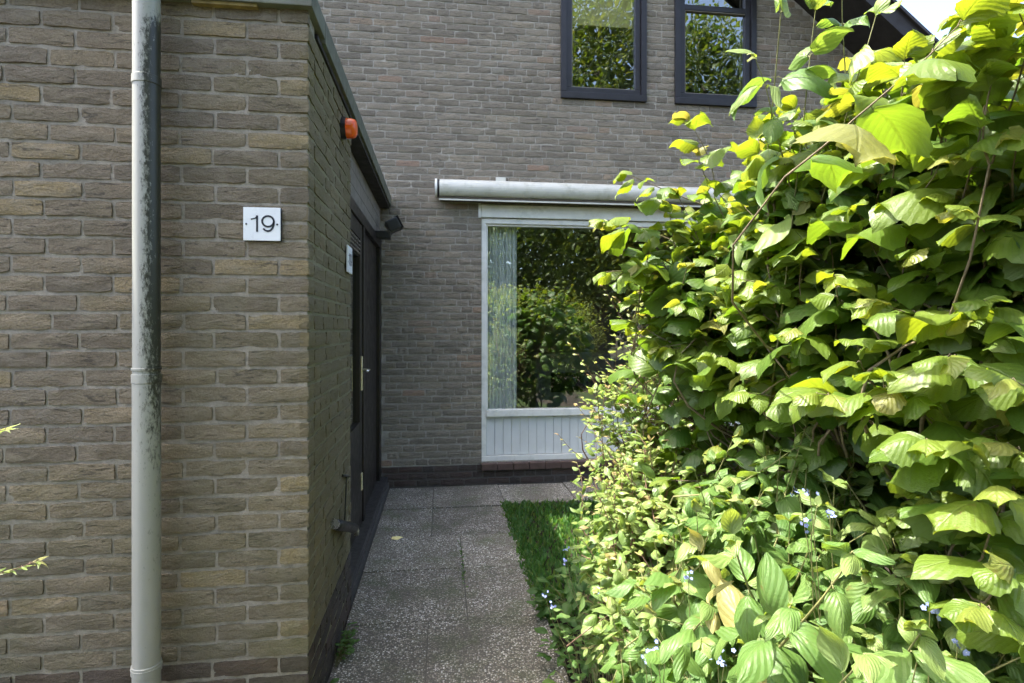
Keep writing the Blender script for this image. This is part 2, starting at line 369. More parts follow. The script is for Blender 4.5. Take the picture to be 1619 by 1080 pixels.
M['petal_eye'] = simple('pale flower eye', (0.5, 0.52, 0.55), 0.7, 0.1, 60)

# ------------------------------------------------------------------ brickwork
CRS, BH, JNT = 0.0625, 0.0530, 0.0095
def brick_mesh(name, L, seed, depth=0.03, rough=1.0):
    r = random.Random(seed); nx, nz = 6, 3
    vs_, fs = [], []
    for j in range(nz + 1):
        for i in range(nx + 1):
            x = -L/2 + L * i / nx; z = -BH/2 + BH * j / nz
            bx_ = i in (0, nx); bz = j in (0, nz)
            y = r.uniform(-0.0028, 0.0022) * rough
            if bx_ or bz: y += r.uniform(0.0008, 0.0034)
            if bx_ and bz: x *= 0.985; z *= 0.93
            if bx_: x += r.uniform(-0.002, 0.001) * (1 if x > 0 else -1)
            if bz: z += r.uniform(-0.0034, 0.0010) * (1 if z > 0 else -1) * rough
            if not bx_: x += r.uniform(-0.006, 0.006)
            if not bz: z += r.uniform(-0.004, 0.004)
            vs_.append((x, y, z))
    W = nx + 1
    for j in range(nz):
        for i in range(nx): fs.append((j*W+i, j*W+i+1, (j+1)*W+i+1, (j+1)*W+i))
    ring = [i for i in range(W)] + [j*W+nx for j in range(1, nz+1)] + [nz*W+i for i in range(nx-1, -1, -1)] + [j*W for j in range(nz-1, 0, -1)]
    n0 = len(vs_)
    for k in ring: vs_.append((vs_[k][0], depth, vs_[k][2]))
    for a in range(len(ring)):
        b = (a + 1) % len(ring); fs.append((ring[b], ring[a], n0 + a, n0 + b))
    return vs_, fs
BRK = {'s': [brick_mesh('s', 0.2, 100 + k) for k in range(14)], 'h': [brick_mesh('h', 0.095, 300 + k) for k in range(8)]}
_bm_cache = {}
def brick_data(kind, k, mat):
    key = (kind, k, mat.name)
    if key not in _bm_cache:
        v, f = BRK[kind][k]; me = bpy.data.meshes.new('brick'); me.from_pydata(v, [], f); smooth(me); me.materials.append(mat)
        try: me.set_sharp_from_angle(angle=R(42))
        except Exception: pass
        _bm_cache[key] = me
    return _bm_cache[key]

def lay(a0, a1, z0, z1, holes=(), cut=None, seed=1, top_down=False, start='alt'):
    """bricks in running wild bond; yields (centre along wall, centre z, length, kind)"""
    r = random.Random(seed); out = []
    n = int(round((z1 - z0) / CRS)); prev = []
    for c in range(n):
        zc = z0 + CRS * (c + 0.5); lo, hi = zc - CRS/2, zc + CRS/2
        ivs = [(a0, a1)]
        for (h0, h1, hz0, hz1) in holes:
            if hz0 < hi - 0.01 and hz1 > lo + 0.01:
                new = []
                for (p, q) in ivs:
                    if h1 <= p or h0 >= q: new.append((p, q)); continue
                    if h0 - p > 0.04: new.append((p, h0))
                    if q - h1 > 0.04: new.append((h1, q))
                ivs = new
        joints = []
        for (p, q) in ivs:
            if cut: q = min(q, cut(hi))
            x = p
            first = True; run = 0
            while x < q - 0.02:
                opts = []
                if first: L = (0.2 if c % 2 else 0.095) if p == a0 and a0 > 0 and a1 < 1.9 else r.choice((0.2, 0.095, 0.15, 0.2))
                else:
                    L = 0.2 if r.random() < 0.70 else 0.095
                    def bad(e): return any(abs(e - w_) < 0.035 for w_ in prev)
                    if run > 4: L = 0.095
                    if bad(x + L): L = 0.295 - L
                    if bad(x + L): L = 0.148
                    L *= r.uniform(0.96, 1.05) if L > 0.15 else r.uniform(0.92, 1.12)
                run = run + 1 if L > 0.15 else 0
                first = False
                if q - (x + L) < 0.06: L = q - x
                if L > 0.24: L = L / 2
                Lb = min(L, q - x)
                out.append((x + Lb/2, zc, Lb, 's' if Lb > 0.13 else 'h'))
                joints.append(x + Lb); x += Lb + JNT
        prev = joints
    return out

def place_bricks(parent, bricks, plane, axis, mat, max_single, score, tcol, plinth=None, seed=2):
    """bricks as objects under parent (the wall); beyond max_single joined into one part"""
    r = random.Random(seed)
    recs = []
    for (a, z, L, kind) in bricks:
        k = r.randrange(len(BRK[kind])); s = L / (0.2 if kind == 's' else 0.095)
        t = (tcol(r, a, z), r.random(), r.random())
        off = r.uniform(-0.002, 0.002); tilt = r.uniform(-0.008, 0.008); flip = r.random() < 0.5
        if axis == 'x': T = Matrix.Translation((a, plane + off, z))
        else: T = Matrix.Translation((plane - off, a, z)) @ Matrix.Rotation(R(90), 4, 'Z')
        Mx = T @ Matrix.Rotation(tilt, 4, 'Y')
        if flip: Mx = Mx @ Matrix.Diagonal((s, 1, 1, 1)) @ Matrix.Identity(4)
        else: Mx = Mx @ Matrix.Diagonal((s, 1, 1, 1))
        p = T.translation; m = plinth[1] if (plinth and z < plinth[0]) else mat
        recs.append((score(p), Mx, kind, k, t, m))
    recs.sort(key=lambda q: -q[0])
    singles, rest = recs[:max_single], recs[max_single:]
    base = Vector((0, 0, 0)); q = parent
    while q is not None: base += q.location; q = q.parent
    for (_, Mx, kind, k, t, m) in singles:
        o = bpy.data.objects.new('brick', brick_data(kind, k, m)); COL.objects.link(o)
        o.parent = parent; o.matrix_basis = Matrix.Translation(-base) @ Mx; o.color = (*t, 1)
    if rest:
        mats = []; V, Fc, T_, MI = [], [], [], []; n0 = 0
        for (_, Mx, kind, k, t, m) in rest:
            if m not in mats: mats.append(m)
            v, f = BRK[kind][k]; A = np.array(Mx)
            vv = np.array(v) @ A[:3, :3].T + A[:3, 3]
            V.append(vv); Fc += [tuple(i + n0 for i in ff) for ff in f]; n0 += len(v)
            T_.append(np.tile((*t, 1), (len(v), 1))); MI += [mats.index(m)] * len(f)
        me = bpy.data.meshes.new('bricks'); me.from_pydata(np.concatenate(V).tolist(), [], Fc)
        at_ = me.attributes.new('tint', 'FLOAT_COLOR', 'POINT'); at_.data.foreach_set('color', np.concatenate(T_).astype(np.float32).ravel())
        for m in mats: me.materials.append(m)
        me.polygons.foreach_set('material_index', MI); smooth(me)
        try: me.set_sharp_from_angle(angle=R(42))
        except Exception: pass
        o = link('brickwork', me, None, parent); o.color = (0, 0, 0, 1); o['kind'] = 'stuff'
def seen(p):
    u, v, d = proj(p)
    if d < 0.3: return -100
    out = max(0, -u, u - 1619) + max(0, -v, v - 1080)
    return 10.0 / d - out * 0.05

# ================================================================== THE SETTING
# ground, path, lawn
g = MB(); g.add([(-400, -400, -0.06), (400, -400, -0.06), (400, 600, -0.06), (-400, 600, -0.06)], [(0, 1, 2, 3)])
tag(g.build('ground', M['soil']), 'dark garden soil under the shrubs and round the house', 'ground', kind='structure')

PX0, PX1, PYW = -0.452, 0.52, 5.18
path = MB().box(PX0, PX1, -3.0, PYW - 0.01, -0.055, -0.007).box(PX1 + 0.001, 6.0, 4.6, PYW - 0.01, -0.055, -0.007).build('path', simple('joint sand', (0.10, 0.092, 0.07), 0.95, 0.3, 60, bump=0.5))
tag(path, 'garden path of washed gravel slabs leading to the house wall', 'path', kind='structure')
def slab(x0, x1, y0, y1, t, dz=0.0):
    g_ = 0.003
    me = MB().box(x0 + g_, x1 - g_, y0 + g_, y1 - g_, -0.05, 0).mesh('slab', 0.005)
    cx, cy_ = (x0 + x1) / 2, (y0 + y1) / 2
    for v in me.vertices: v.co.x -= cx; v.co.y -= cy_
    o = link('paving_slab', me, M['gravel'], path, (cx, cy_, dz)); o.color = (t, 0.5, 0.5, 1)
    o.rotation_euler = (random.uniform(-.004, .004), random.uniform(-.004, .004), random.uniform(-.004, .004))
rows = [(-1.4, -0.8, -0.06), (-0.8, -0.2, 0.133), (-0.2, 0.4, -0.06), (0.4, 1.0, 0.133), (1.0, 1.6, -0.06), (1.6, 2.2, -0.06), (2.2, 2.8, -0.06), (2.8, 3.4, 0.133), (3.4, 3.94, 0.133), (3.94, 4.56, -0.062), (4.56, 5.17, -0.062)]
for i, (y0, y1, xm) in enumerate(rows):
    slab(PX0, xm, y0, y1, random.uniform(0, 0.28), random.uniform(-0.005, 0.002))
    slab(xm, PX1, y0, y1, 0.42 if abs(y0 - 3.4) < 0.01 else random.uniform(0, 0.28), random.uniform(-0.005, 0.002))
x = PX1
while x < 5.4:
    slab(x, x + 0.6, 4.6, 5.17, random.uniform(0.15, 0.35), random.uniform(-0.003, 0.002)); x += 0.6

# ------------------------------------------------------------------ leaf shapes
def leaf_shape(nu, nv, prof, width, fold=0.18, arch=0.10, droop=0.22, serr=0.0, corr=0.0, nvein=7, wave=0.03, seed=0, twist=0.0):
    r = random.Random(seed); V, UV, Fc = [], [], []
    a1, a2, p1, p2 = r.uniform(0, 6), r.uniform(0, 6), r.uniform(2, 4), r.uniform(2, 4)
    for i in range(nu + 1):
        t = i / nu; w = width * 0.5 * prof(t)
        for j in range(-nv, nv + 1):
            s = j / nv
            ss = w * s
            if abs(j) == nv and 0 < i < nu and serr: ss *= 1 + (serr if i % 2 else -serr * 0.6)
            y = t + (0.10 * abs(s) * w * 2 if corr else 0)
            z = -fold * abs(ss) * (0.6 + 0.8 * t) + arch * math.sin(math.pi * t) - droop * t * t * 1.2 + fold * 0.2 * w
            z -= 0.9 * ss * ss * (0.5 + t)
            z += wave * s * math.sin(p1 * t * 2 + a1 + (2 if s > 0 else 0)) * abs(s)
            if corr: z += corr * math.cos(2 * math.pi * (t - abs(s) * 0.27) * nvein) * min(1, abs(s) * 3) * (1 - 0.3 * abs(s))
            xx = ss + twist * t * t * 0.3
            V.append((xx, y, z)); UV.append((0.5 + 0.5 * s, t))
    W = 2 * nv + 1
    for i in range(nu):
        for j in range(2 * nv): Fc.append((i*W+j, i*W+j+1, (i+1)*W+j+1, (i+1)*W+j))
    return np.array(V, dtype=np.float64), Fc, np.array(UV)
def pr_hazel(t): return max(0.02, (math.sin(math.pi * min(1, t ** 0.78)) ** 0.62) * (1.0 if t < 0.8 else 1 - (t - 0.8) * 1.6)) if t < 0.995 else 0.02
def pr_oval(t): return max(0.015, math.sin(math.pi * t ** 0.8) ** 0.8 * (1 - 0.35 * max(0, t - 0.6)))
def pr_lance(t): return max(0.015, math.sin(math.pi * t ** 0.7) ** 0.95)
LEAF = {
    'hazel': [leaf_shape(12, 3, pr_hazel, 0.84 + 0.07 * (k % 3), fold=0.10 + 0.07 * (k % 4), arch=0.06 + 0.03 * (k % 3), droop=0.06 + 0.09 * (k % 5), serr=0.06, corr=0.010, nvein=6, wave=0.14, seed=k, twist=random.uniform(-.5, .5)) for k in range(10)],
    'dogwood': [leaf_shape(9, 3, pr_oval, 0.58 + 0.05 * (k % 3), fold=0.12 + 0.13 * (k % 4), arch=0.05 + 0.04 * (k % 3), droop=0.08 + 0.12 * (k % 5), corr=0.0, wave=0.11, seed=20 + k, twist=random.uniform(-.6, .6)) for k in range(10)],
    'small': [leaf_shape(6, 2, pr_oval, 0.52 + 0.07 * (k % 3), fold=0.2 + 0.12 * (k % 3), arch=0.05, droop=0.05 + 0.12 * (k % 4), wave=0.07, seed=40 + k, twist=random.uniform(-.6, .6)) for k in range(8)],
    'herb': [leaf_shape(6, 2, pr_oval, 0.62, fold=0.2, arch=0.06, droop=0.1 + 0.1 * (k % 4), wave=0.08, seed=60 + k) for k in range(6)],
    'lance': [leaf_shape(6, 1, pr_lance, 0.28, fold=0.25, arch=0.04, droop=0.1 * (k % 4), wave=0.04, seed=70 + k) for k in range(5)],
    'card': [leaf_shape(2, 1, pr_oval, 0.8, fold=0.3, arch=0.05, droop=0.2, seed=80 + k) for k in range(4)],
}
_lm = {}
def leaf_data(kind, k, mat):
    key = (kind, k, mat.name)
    if key not in _lm:
        V, Fc, UV = LEAF[kind][k]; me = bpy.data.meshes.new('leaf'); me.from_pydata(V.tolist(), [], Fc)
        uvl = me.uv_layers.new(name='UVMap'); idx = np.empty(len(me.loops), dtype=np.int32); me.loops.foreach_get('vertex_index', idx)
        uvl.data.foreach_set('uv', UV[idx].astype(np.float32).ravel()); smooth(me); me.materials.append(mat); _lm[key] = me
    return _lm[key]
def join_leaves(name, recs, mat, parent):
    V, T_, U, Fc = [], [], [], []; n0 = 0
    for (Mx, kind, k, t) in recs:
        v, f, uv = LEAF[kind][k]; A = np.array(Mx)
        V.append(v @ A[:3, :3].T + A[:3, 3]); U.append(uv)
        T_.append(np.tile((*t, 1), (len(v), 1))); Fc.append(np.array(f) + n0); n0 += len(v)
    V = np.concatenate(V).astype(np.float32); Fc = np.concatenate(Fc).astype(np.int32); U = np.concatenate(U).astype(np.float32)
    me = bpy.data.meshes.new(name); nf = len(Fc)
    me.vertices.add(len(V)); me.vertices.foreach_set('co', V.ravel())
    me.loops.add(nf * 4); me.loops.foreach_set('vertex_index', Fc.ravel())
    me.polygons.add(nf); me.polygons.foreach_set('loop_start', np.arange(nf, dtype=np.int32) * 4)
    me.update(calc_edges=True); me.validate()
    at_ = me.attributes.new('tint', 'FLOAT_COLOR', 'POINT'); at_.data.foreach_set('color', np.concatenate(T_).astype(np.float32).ravel())
    uvl = me.uv_layers.new(name='UVMap'); uvl.data.foreach_set('uv', U[Fc.ravel()].ravel())
    smooth(me)
    o = link(name, me, mat, parent); o.color = (0, 0, 0, 1); return o
def leaf_matrix(p, axis, normal, size):
    y = Vector(axis).normalized(); z = Vector(normal); z = z - y * z.dot(y)
    z = z.normalized() if z.length > 1e-4 else y.orthogonal().normalized()
    x = y.cross(z)
    Rm = Matrix((x, y, z)).transposed().to_4x4()
    return Matrix.Translation(p) @ Rm @ Matrix.Scale(size, 4)
def jit(a): return Vector((random.gauss(0, a), random.gauss(0, a), random.gauss(0, a)))
UP = Vector((0, 0, 1))

def bez(a, m, c, r0, r1, n=6):
    a, m, c = Vector(a), Vector(m), Vector(c); P = []
    for i in range(n):
        t = i / (n - 1); P.append(a * (1-t)**2 + m * 2*t*(1-t) + c * t*t)
    return P, [r0 + (r1 - r0) * i / (n - 1) for i in range(n)]
class Shrub:
    def __init__(s, name, base, mat, twig_mat, label, cat, kind):
        s.root = empty(name, base); tag(s.root, label, cat); s.base = Vector(base); s.mat = mat; s.twig_mat = twig_mat
        s.kind = kind; s.recs = []; s.twigs = MB(); s.hero = []
    def leaf(s, p, axis, normal, size, t, kind=None):
        kind = kind or s.kind
        s.recs.append((leaf_matrix(p, axis, normal, size), kind, random.randrange(len(LEAF[kind])), (max(0, min(1, t)), random.random(), random.random())))
    def shoot(s, tip, D, length, n, size, young=0.5, opposite=False, rad=0.0016, droop=0.25, old=0.2, flat=0.75, start=0.12):
        tip = Vector(tip); D = Vector(D).normalized()
        side0 = D.cross(UP); side0 = side0.normalized() if side0.length > 0.1 else Vector((1, 0, 0))
        bend = jit(0.22) + Vector((0, 0.10, -0.22))
        pts = []; wob = jit(0.035); wph = random.uniform(0, 6)
        for i in range(6):
            a = i / 5; pts.append(tip - D * length * (1 - a) + bend * length * ((1 - a) ** 2) + wob * length * math.sin(a * 5.5 + wph) * (1 - a * .5))
        s.twigs.tube(pts, [rad * (1.6 - a) for a in (0, .2, .4, .6, .8, 1)], 5, False)
        ang0 = random.uniform(0, 3.14)
        for k in range(n):
            a = start + (1 - start) * k / max(1, n - 1)
            j = min(4, int(a * 5)); f = a * 5 - j; p = pts[j].lerp(pts[j + 1], f)
            T = (pts[j + 1] - pts[j]).normalized()
            y_ = (k / max(1, n - 1)) ** 2
            sz = size * random.uniform(0.62, 1.18) * (1 - 0.55 * y_)
            t = old + (young - old) * y_ + random.uniform(-0.16, 0.22)
            if random.random() < 0.025: t = 0.97
            b = side0 if not opposite else (Quaternion(T, ang0 + (k % 2) * 1.57) @ T.orthogonal().normalized())
            sides = (1, -1) if opposite else ((1,) if k % 2 else (-1,))
            for sd in sides:
                if random.random() < 0.06: continue
                ax = T * (0.55 + 0.5 * y_) + b * sd * 0.85 + Vector((0, 0, -droop * random.uniform(0.2, 1.6))) + jit(0.16)
                nm = UP * flat + SUN * 0.35 + Vector((ax.x, ax.y, 0)) * 0.35 + jit(0.30)
                q = p + ax.normalized() * 0.12 * sz
                s.twigs.tube([p, p.lerp(q, 0.5) + Vector((0, 0, 0.004)), q], [rad * .55, rad * .5, rad * .4], 4, False)
                s.leaf(q, ax, nm, sz, t)
        s.leaf(pts[-1], D + Vector((0, 0, -0.3)) + jit(0.2), UP + jit(0.3), size * 0.45, young + random.uniform(-.1, .25))
        return pts[0]
    def ellipsoid(s, c, r, n, length, nl, size, want=None, outw=0.7, upw=0.45, zmin=0.05, **kw):
        c = Vector(c); k = 0; tries = 0
        while k < n and tries < n * 40:
            tries += 1
            d = Vector(rng.normal(size=3)).normalized()
            if d.z < -0.55: continue
            tip = Vector((c.x + d.x * r[0], c.y + d.y * r[1], c.z + d.z * r[2]))
            view = (Vector((0, 0, CAM_H)) - tip).normalized()
            nrm = Vector((d.x / r[0], d.y / r[1], d.z / r[2])).normalized()
            if nrm.dot(view) < -0.1 and random.random() < 0.75: continue
            tip -= nrm * random.uniform(0, 0.16)
            if tip.z < zmin: continue
            if want and not want(tip): continue
            D = nrm * outw + UP * upw + jit(0.3)
            b = s.shoot(tip, D, length * random.uniform(0.7, 1.25), nl + random.randint(-1, 1), size * random.uniform(0.85, 1.15), **kw)
            k += 1
            if random.random() < 0.7:
                q = c.lerp(Vector((s.base.x, s.base.y, 0.3)), 0.5); s.twigs.tube(*bez(b, b + (b - tip).normalized() * 0.25 * (q - b).length + Vector((0, 0, -0.03)), q, 0.0022, 0.006), 5, False)
    def fill(s, c, r, n, size, t=0.15, zmin=0.05, inner=0.45, outer=0.9):
        for _ in range(n):
            d = Vector(rng.normal(size=3)).normalized() * random.uniform(inner, outer)
            p = Vector((c[0] + d.x * r[0], c[1] + d.y * r[1], c[2] + d.z * r[2]))
            if p.z < zmin: continue
            s.leaf(p, Vector((d.x, d.y, -0.2)) + jit(0.5), UP * 0.6 + Vector((d.x, d.y, 0.2)) * 0.7 + jit(0.4), size * random.uniform(0.8, 1.2), t + random.uniform(-0.15, 0.15))
    def stems(s, tops, rad):
        for tp in tops:
            tp = Vector(tp); b = s.base + Vector((random.uniform(-.12, .12), random.uniform(-.12, .12), -0.06))
            m1 = b.lerp(tp, 0.4) + Vector((0, 0, 0.12)) + jit(0.03); m2 = b.lerp(tp, 0.75) + Vector((0, 0, 0.10)) + jit(0.03)
            MB().tube([b, m1, m2, tp], [rad * 1.5, rad * 1.1, rad * 0.8, rad * 0.4], 7).build('stem', s.twig_mat, s.root, smooth_=True)
    def finish(s, singles=300):
        cells = {}
        info = []
        for i, (Mx, kind, k, t) in enumerate(s.recs):
            c = Mx @ Vector((0, 0.5, 0)); u, v, d = proj(c); L = Mx.col[1].length
            inside = -20 < u < 1640 and -20 < v < 1100 and d > 0.3
            info.append((u, v, d, L, inside))
            if inside: cells.setdefault((int(u // 28), int(v // 28)), []).append(d)
        sc = []
        for i, (u, v, d, L, inside) in enumerate(info):
            if not inside: sc.append((-1, i)); continue
            front = sum(1 for dd in cells[(int(u // 28), int(v // 28))] if dd < d - 0.03)
            nz = abs((s.recs[i][0].col[2].to_3d().normalized()).dot((Vector((0, 0, CAM_H)) - s.recs[i][0].translation).normalized()))
            sc.append((L / d * F_PX * (0.35 + nz) / (1 + 1.5 * front), i))
        sc.sort(reverse=True); pick = set(i for q, i in sc[:singles] if q > 6)
        rest = []
        for i, (Mx, kind, k, t) in enumerate(s.recs):
            if i in pick:
                o = bpy.data.objects.new('leaf', leaf_data(kind, k, s.mat)); COL.objects.link(o)
                o.parent = s.root; o.matrix_basis = Matrix.Translation(-s.base) @ Mx; o.color = (*t, 1)
            else: rest.append((Mx, kind, k, t))
        if rest:
            o = join_leaves('foliage', rest, s.mat, s.root); o['kind'] = 'stuff'
        if s.twigs.v:
            me = bpy.data.meshes.new('twigs'); me.from_pydata(s.twigs.v, [], s.twigs.f); smooth(me)
            o = link('twigs', me, s.twig_mat, s.root); o['kind'] = 'stuff'

# ------------------------------------------------------------------ lawn
lawn_recs = []
for _ in range(13000):
    x, y = random.uniform(0.53, 2.6), random.uniform(2.75, 4.59)
    if random.random() < 0.12: x = random.gauss(0.525, 0.02)
    if random.random() < 0.04: y = random.gauss(4.59, 0.02)
    if x > 1.5 and random.random() < 0.6: continue
    ax = Vector((random.gauss(0, 0.35), random.gauss(0, 0.35), 1))
    lawn_recs.append((leaf_matrix(Vector((x, y, -0.03)), ax, Vector((random.gauss(0, 1), random.gauss(0, 1), 0.1)), random.uniform(0.03, 0.065)), 'lance', random.randrange(5), (random.random() ** 1.5, 0, 0)))
lawn = join_leaves('grass', lawn_recs, M['grass'], None)
tag(lawn, 'short green lawn in the shade beside the gravel path', 'grass', kind='stuff')

# ================================================================== MAIN HOUSE
YW = 5.185
WIN = (0.372, 3.0, 0.21, 2.56); W1 = (1.107, 1.93, 3.56, 5.1); W2 = (2.211, 3.033, 3.56, 5.1)
SL = 0.78
def gable(z): return 3.73 + (4.41 - z) / SL              # x where the roof underside meets height z
house = empty('brick_house', (2.0, YW, 0))
tag(house, 'grey brown brick house behind the path with two dark framed upper windows', 'house')
# wall core (mortar) with openings: built from strips
core = MB(); y0, y1 = YW + 0.0055, YW + 0.30
ZT = 6.4
def core_box(x0, x1, z0, z1):
    if x1 - x0 > 0.001 and z1 - z0 > 0.001: core.box(x0, x1, y0, y1, z0, z1)
core_box(-4.0, 0.372, -0.1, ZT); core_box(0.372, 3.0, -0.1, 0.21)
core_box(0.372, 1.107, 2.56, ZT); core_box(1.107, 3.033, 2.56, 3.56); core_box(1.93, 2.211, 3.56, ZT); core_box(1.107, 1.93, 5.1, ZT); core_box(2.211, 3.033, 5.1, gable(3.1))
core_box(3.033, gable(4.1), -0.1, 4.1) if False else core_box(3.0, 3.033, -0.1, 3.56) if False else None
core.add([(3.0, y0, -0.1), (5.4, y0, -0.1), (5.4, y0, 4.41 - SL * (5.4 - 3.73)), (3.034, y0, 4.41 + SL * (3.73 - 3.034)), (3.034, y0, 2.56), (3.0, y0, 2.56),
          (3.0, y1, -0.1), (5.4, y1, -0.1), (5.4, y1, 4.41 - SL * (5.4 - 3.73)), (3.034, y1, 4.41 + SL * (3.73 - 3.034)), (3.034, y1, 2.56), (3.0, y1, 2.56)],
         [(0, 1, 2, 3, 4, 5), (11, 10, 9, 8, 7, 6), (0, 6, 7, 1), (1, 7, 8, 2), (2, 8, 9, 3), (3, 9, 10, 4), (4, 10, 11, 5), (5, 11, 6, 0)])
wall = core.build('wall', M['mortar_main'], house)
def tint_main(r, a, z):
    q = r.random(); return q * 0.85 if q < 0.93 else r.uniform(0.88, 1.0)
hb = lay(-1.75, 5.38, -0.0, ZT - 0.02, [WIN, W1, W2], cut=lambda z: min(5.38, gable(z) - 0.01), seed=5)
hb = [b for b in hb if not (b[0] < -0.56 and b[1] < 2.5)]
place_bricks(wall, hb, YW, 'x', M['brick_main'], 300, seen, tint_main, plinth=(0.187, M['brick_plinth']), seed=6)

# roof over the gable
def roof_slope(x0, x1, name, m, dz0, dz1, yy0, yy1):
    def zz(x): return 4.41 - SL * (x - 3.73)
    mb = MB(); mb.prism([(x0, zz(x0) + dz0), (x1, zz(x1) + dz0), (x1, zz(x1) + dz1), (x0, zz(x0) + dz1)], 'y', yy0, yy1)
    return mb.build(name, m, house)
roof = roof_slope(-0.5, 5.9, 'roof', M['roof_dark'], 0.0, 0.16, 4.69, 12.0)
verge = roof_slope(-0.5, 5.93, 'verge_board', M['roof_dark'], -0.02, 0.17, 4.655, 4.687)
k = 0; xx = 1.9
while xx < 5.9:                                           # verge tiles stepping down the roof edge
    x1_ = min(xx + 0.30, 5.95)
    t_ = roof_slope(xx, x1_, 'roof_tile', M['roof_tile'], 0.172, 0.205, 4.63, 5.0); t_.parent = roof; t_.location = (0, 0, 0)
    t_.location = Vector((0, 0, 0.0)) - house.location - roof.location + house.location * 0 if False else -(house.location + roof.location)
    t_.rotation_euler = (0, 0, 0); xx += 0.30
MB().prism([(-0.5, 7.71), (-7.0, 2.64), (-7.0, 2.80), (-0.5, 7.87)], 'y', 4.69, 12.0).build('roof', M['roof_dark'], house)  # unseen left slope, added so the house casts its full shadow
MB().prism([(-4.0, 5.0), (-0.5, 7.68), (1.1, 6.42), (-4.0, 6.401 - 1.4)] if False else [(-2.1, 6.402), (-0.5, 7.66), (1.1, 6.402)], 'y', YW + 0.006, YW + 0.29).build('unseen_gable', M['mortar_main'], house)  # unseen gable top, added with the left slope to block the sun
# back of the room: interior
rm = MB(); RX0, RX1, RY1, RZ1 = 0.1, 3.4, 8.2, 2.7
rm.add([(RX0, YW+.31, 0.05), (RX1, YW+.31, 0.05), (RX1, RY1, 0.05), (RX0, RY1, 0.05)], [(0, 1, 2, 3)])
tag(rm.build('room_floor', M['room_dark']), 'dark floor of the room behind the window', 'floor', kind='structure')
rm = MB(); rm.add([(RX0, YW+.31, 0.05), (RX0, RY1, 0.05), (RX1, RY1, 0.05), (RX1, YW+.31, 0.05), (RX0, YW+.31, RZ1), (RX0, RY1, RZ1), (RX1, RY1, RZ1), (RX1, YW+.31, RZ1)],
                  [(0, 1, 5, 4), (1, 2, 6, 5), (2, 3, 7, 6), (4, 5, 6, 7)])
tag(rm.build('room_wall', M['room']), 'plain walls of the dim living room', 'wall', kind='structure')
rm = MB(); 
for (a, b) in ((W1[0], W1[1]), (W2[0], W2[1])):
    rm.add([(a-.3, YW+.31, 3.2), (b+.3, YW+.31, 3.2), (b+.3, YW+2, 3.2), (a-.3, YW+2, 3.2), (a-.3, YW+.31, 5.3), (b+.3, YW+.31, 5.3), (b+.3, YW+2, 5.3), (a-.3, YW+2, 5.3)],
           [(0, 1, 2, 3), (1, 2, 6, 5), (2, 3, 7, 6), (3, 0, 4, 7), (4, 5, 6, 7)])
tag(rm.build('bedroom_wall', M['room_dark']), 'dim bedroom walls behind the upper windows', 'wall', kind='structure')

# big ground floor window
def pane(a0, a1, y, b0, b1, m, par):
    mb = MB(); mb.add([(a0, y, b0), (a1, y, b0), (a1, y, b1), (a0, y, b1)], [(0, 1, 2, 3)]); return mb.build('pane', m, par)
win = empty('window', (1.686, YW, 0.21)); win.parent = house; win.location = Vector((1.686, YW, 0.21)) - house.location
yf, yb = YW + 0.012, YW + 0.085
x0, x1, z0, z1 = WIN
fr = MB()
fr.box(x0, x0 + 0.042, yf, yb, z0 + 0.046, 2.43).box(x1 - 0.042, x1, yf, yb, z0 + 0.046, 2.43).box(x0, x1, yf - 0.001, yb, 2.385, 2.431).box(x0, x1, yf - 0.004, yb, z0, z0 + 0.045)
fr.build('frame', M['white_frame'], win, 0.004)
ib = MB()
ib.box(x0 + .043, x0 + .058, yf + .018, yb, .682, 2.384).box(x0 + .059, x1 - .043, yf + .018, yb, 2.366, 2.384)
ib.build('glazing_bead', M['white_frame'], win, 0.002)
MB().box(x0 + .043, x1 - .043, yf - .016, yb, .615, .678).build('rail', M['white_frame'], win, 0.006)
pane(x0 + .05, x1 - .05, yf + .043, .66, 2.375, M['glass'], win)
px = x0 + .044
while px < x1 - .06:
    w = min(0.0785, x1 - .043 - px)
    box('plank', (px + .0012, px + w - .0012, yf + .020, yf + .05, z0 + .05, .612), M['panel_paint'], win, 0.003); px += 0.0785
box('backing', (x0 + .044, x1 - .044, yf + .051, yf + .06, z0 + .05, .612), M['panel_paint'], win)
sl = MB()
for i in range(18):
    a = x0 - 0.004 + i * 0.147
    MB().prism([(YW - .035, .135), (YW + .05, .150), (YW + .05, .206), (YW - .035, .192)], 'x', a + .003, a + .144).build('sill_tile', M['sill_tile'], win, 0.004)
MB().box(x0 - .006, x1, yf - .028, yf + .03, 2.437, 2.553).build('screen_box', M['white_frame'], win, 0.008)
MB().box(x0 - .03, x0 - .008, yf - .035, yf + .02, 2.43, 2.562).build('bracket', M['white_frame'], win, 0.003)

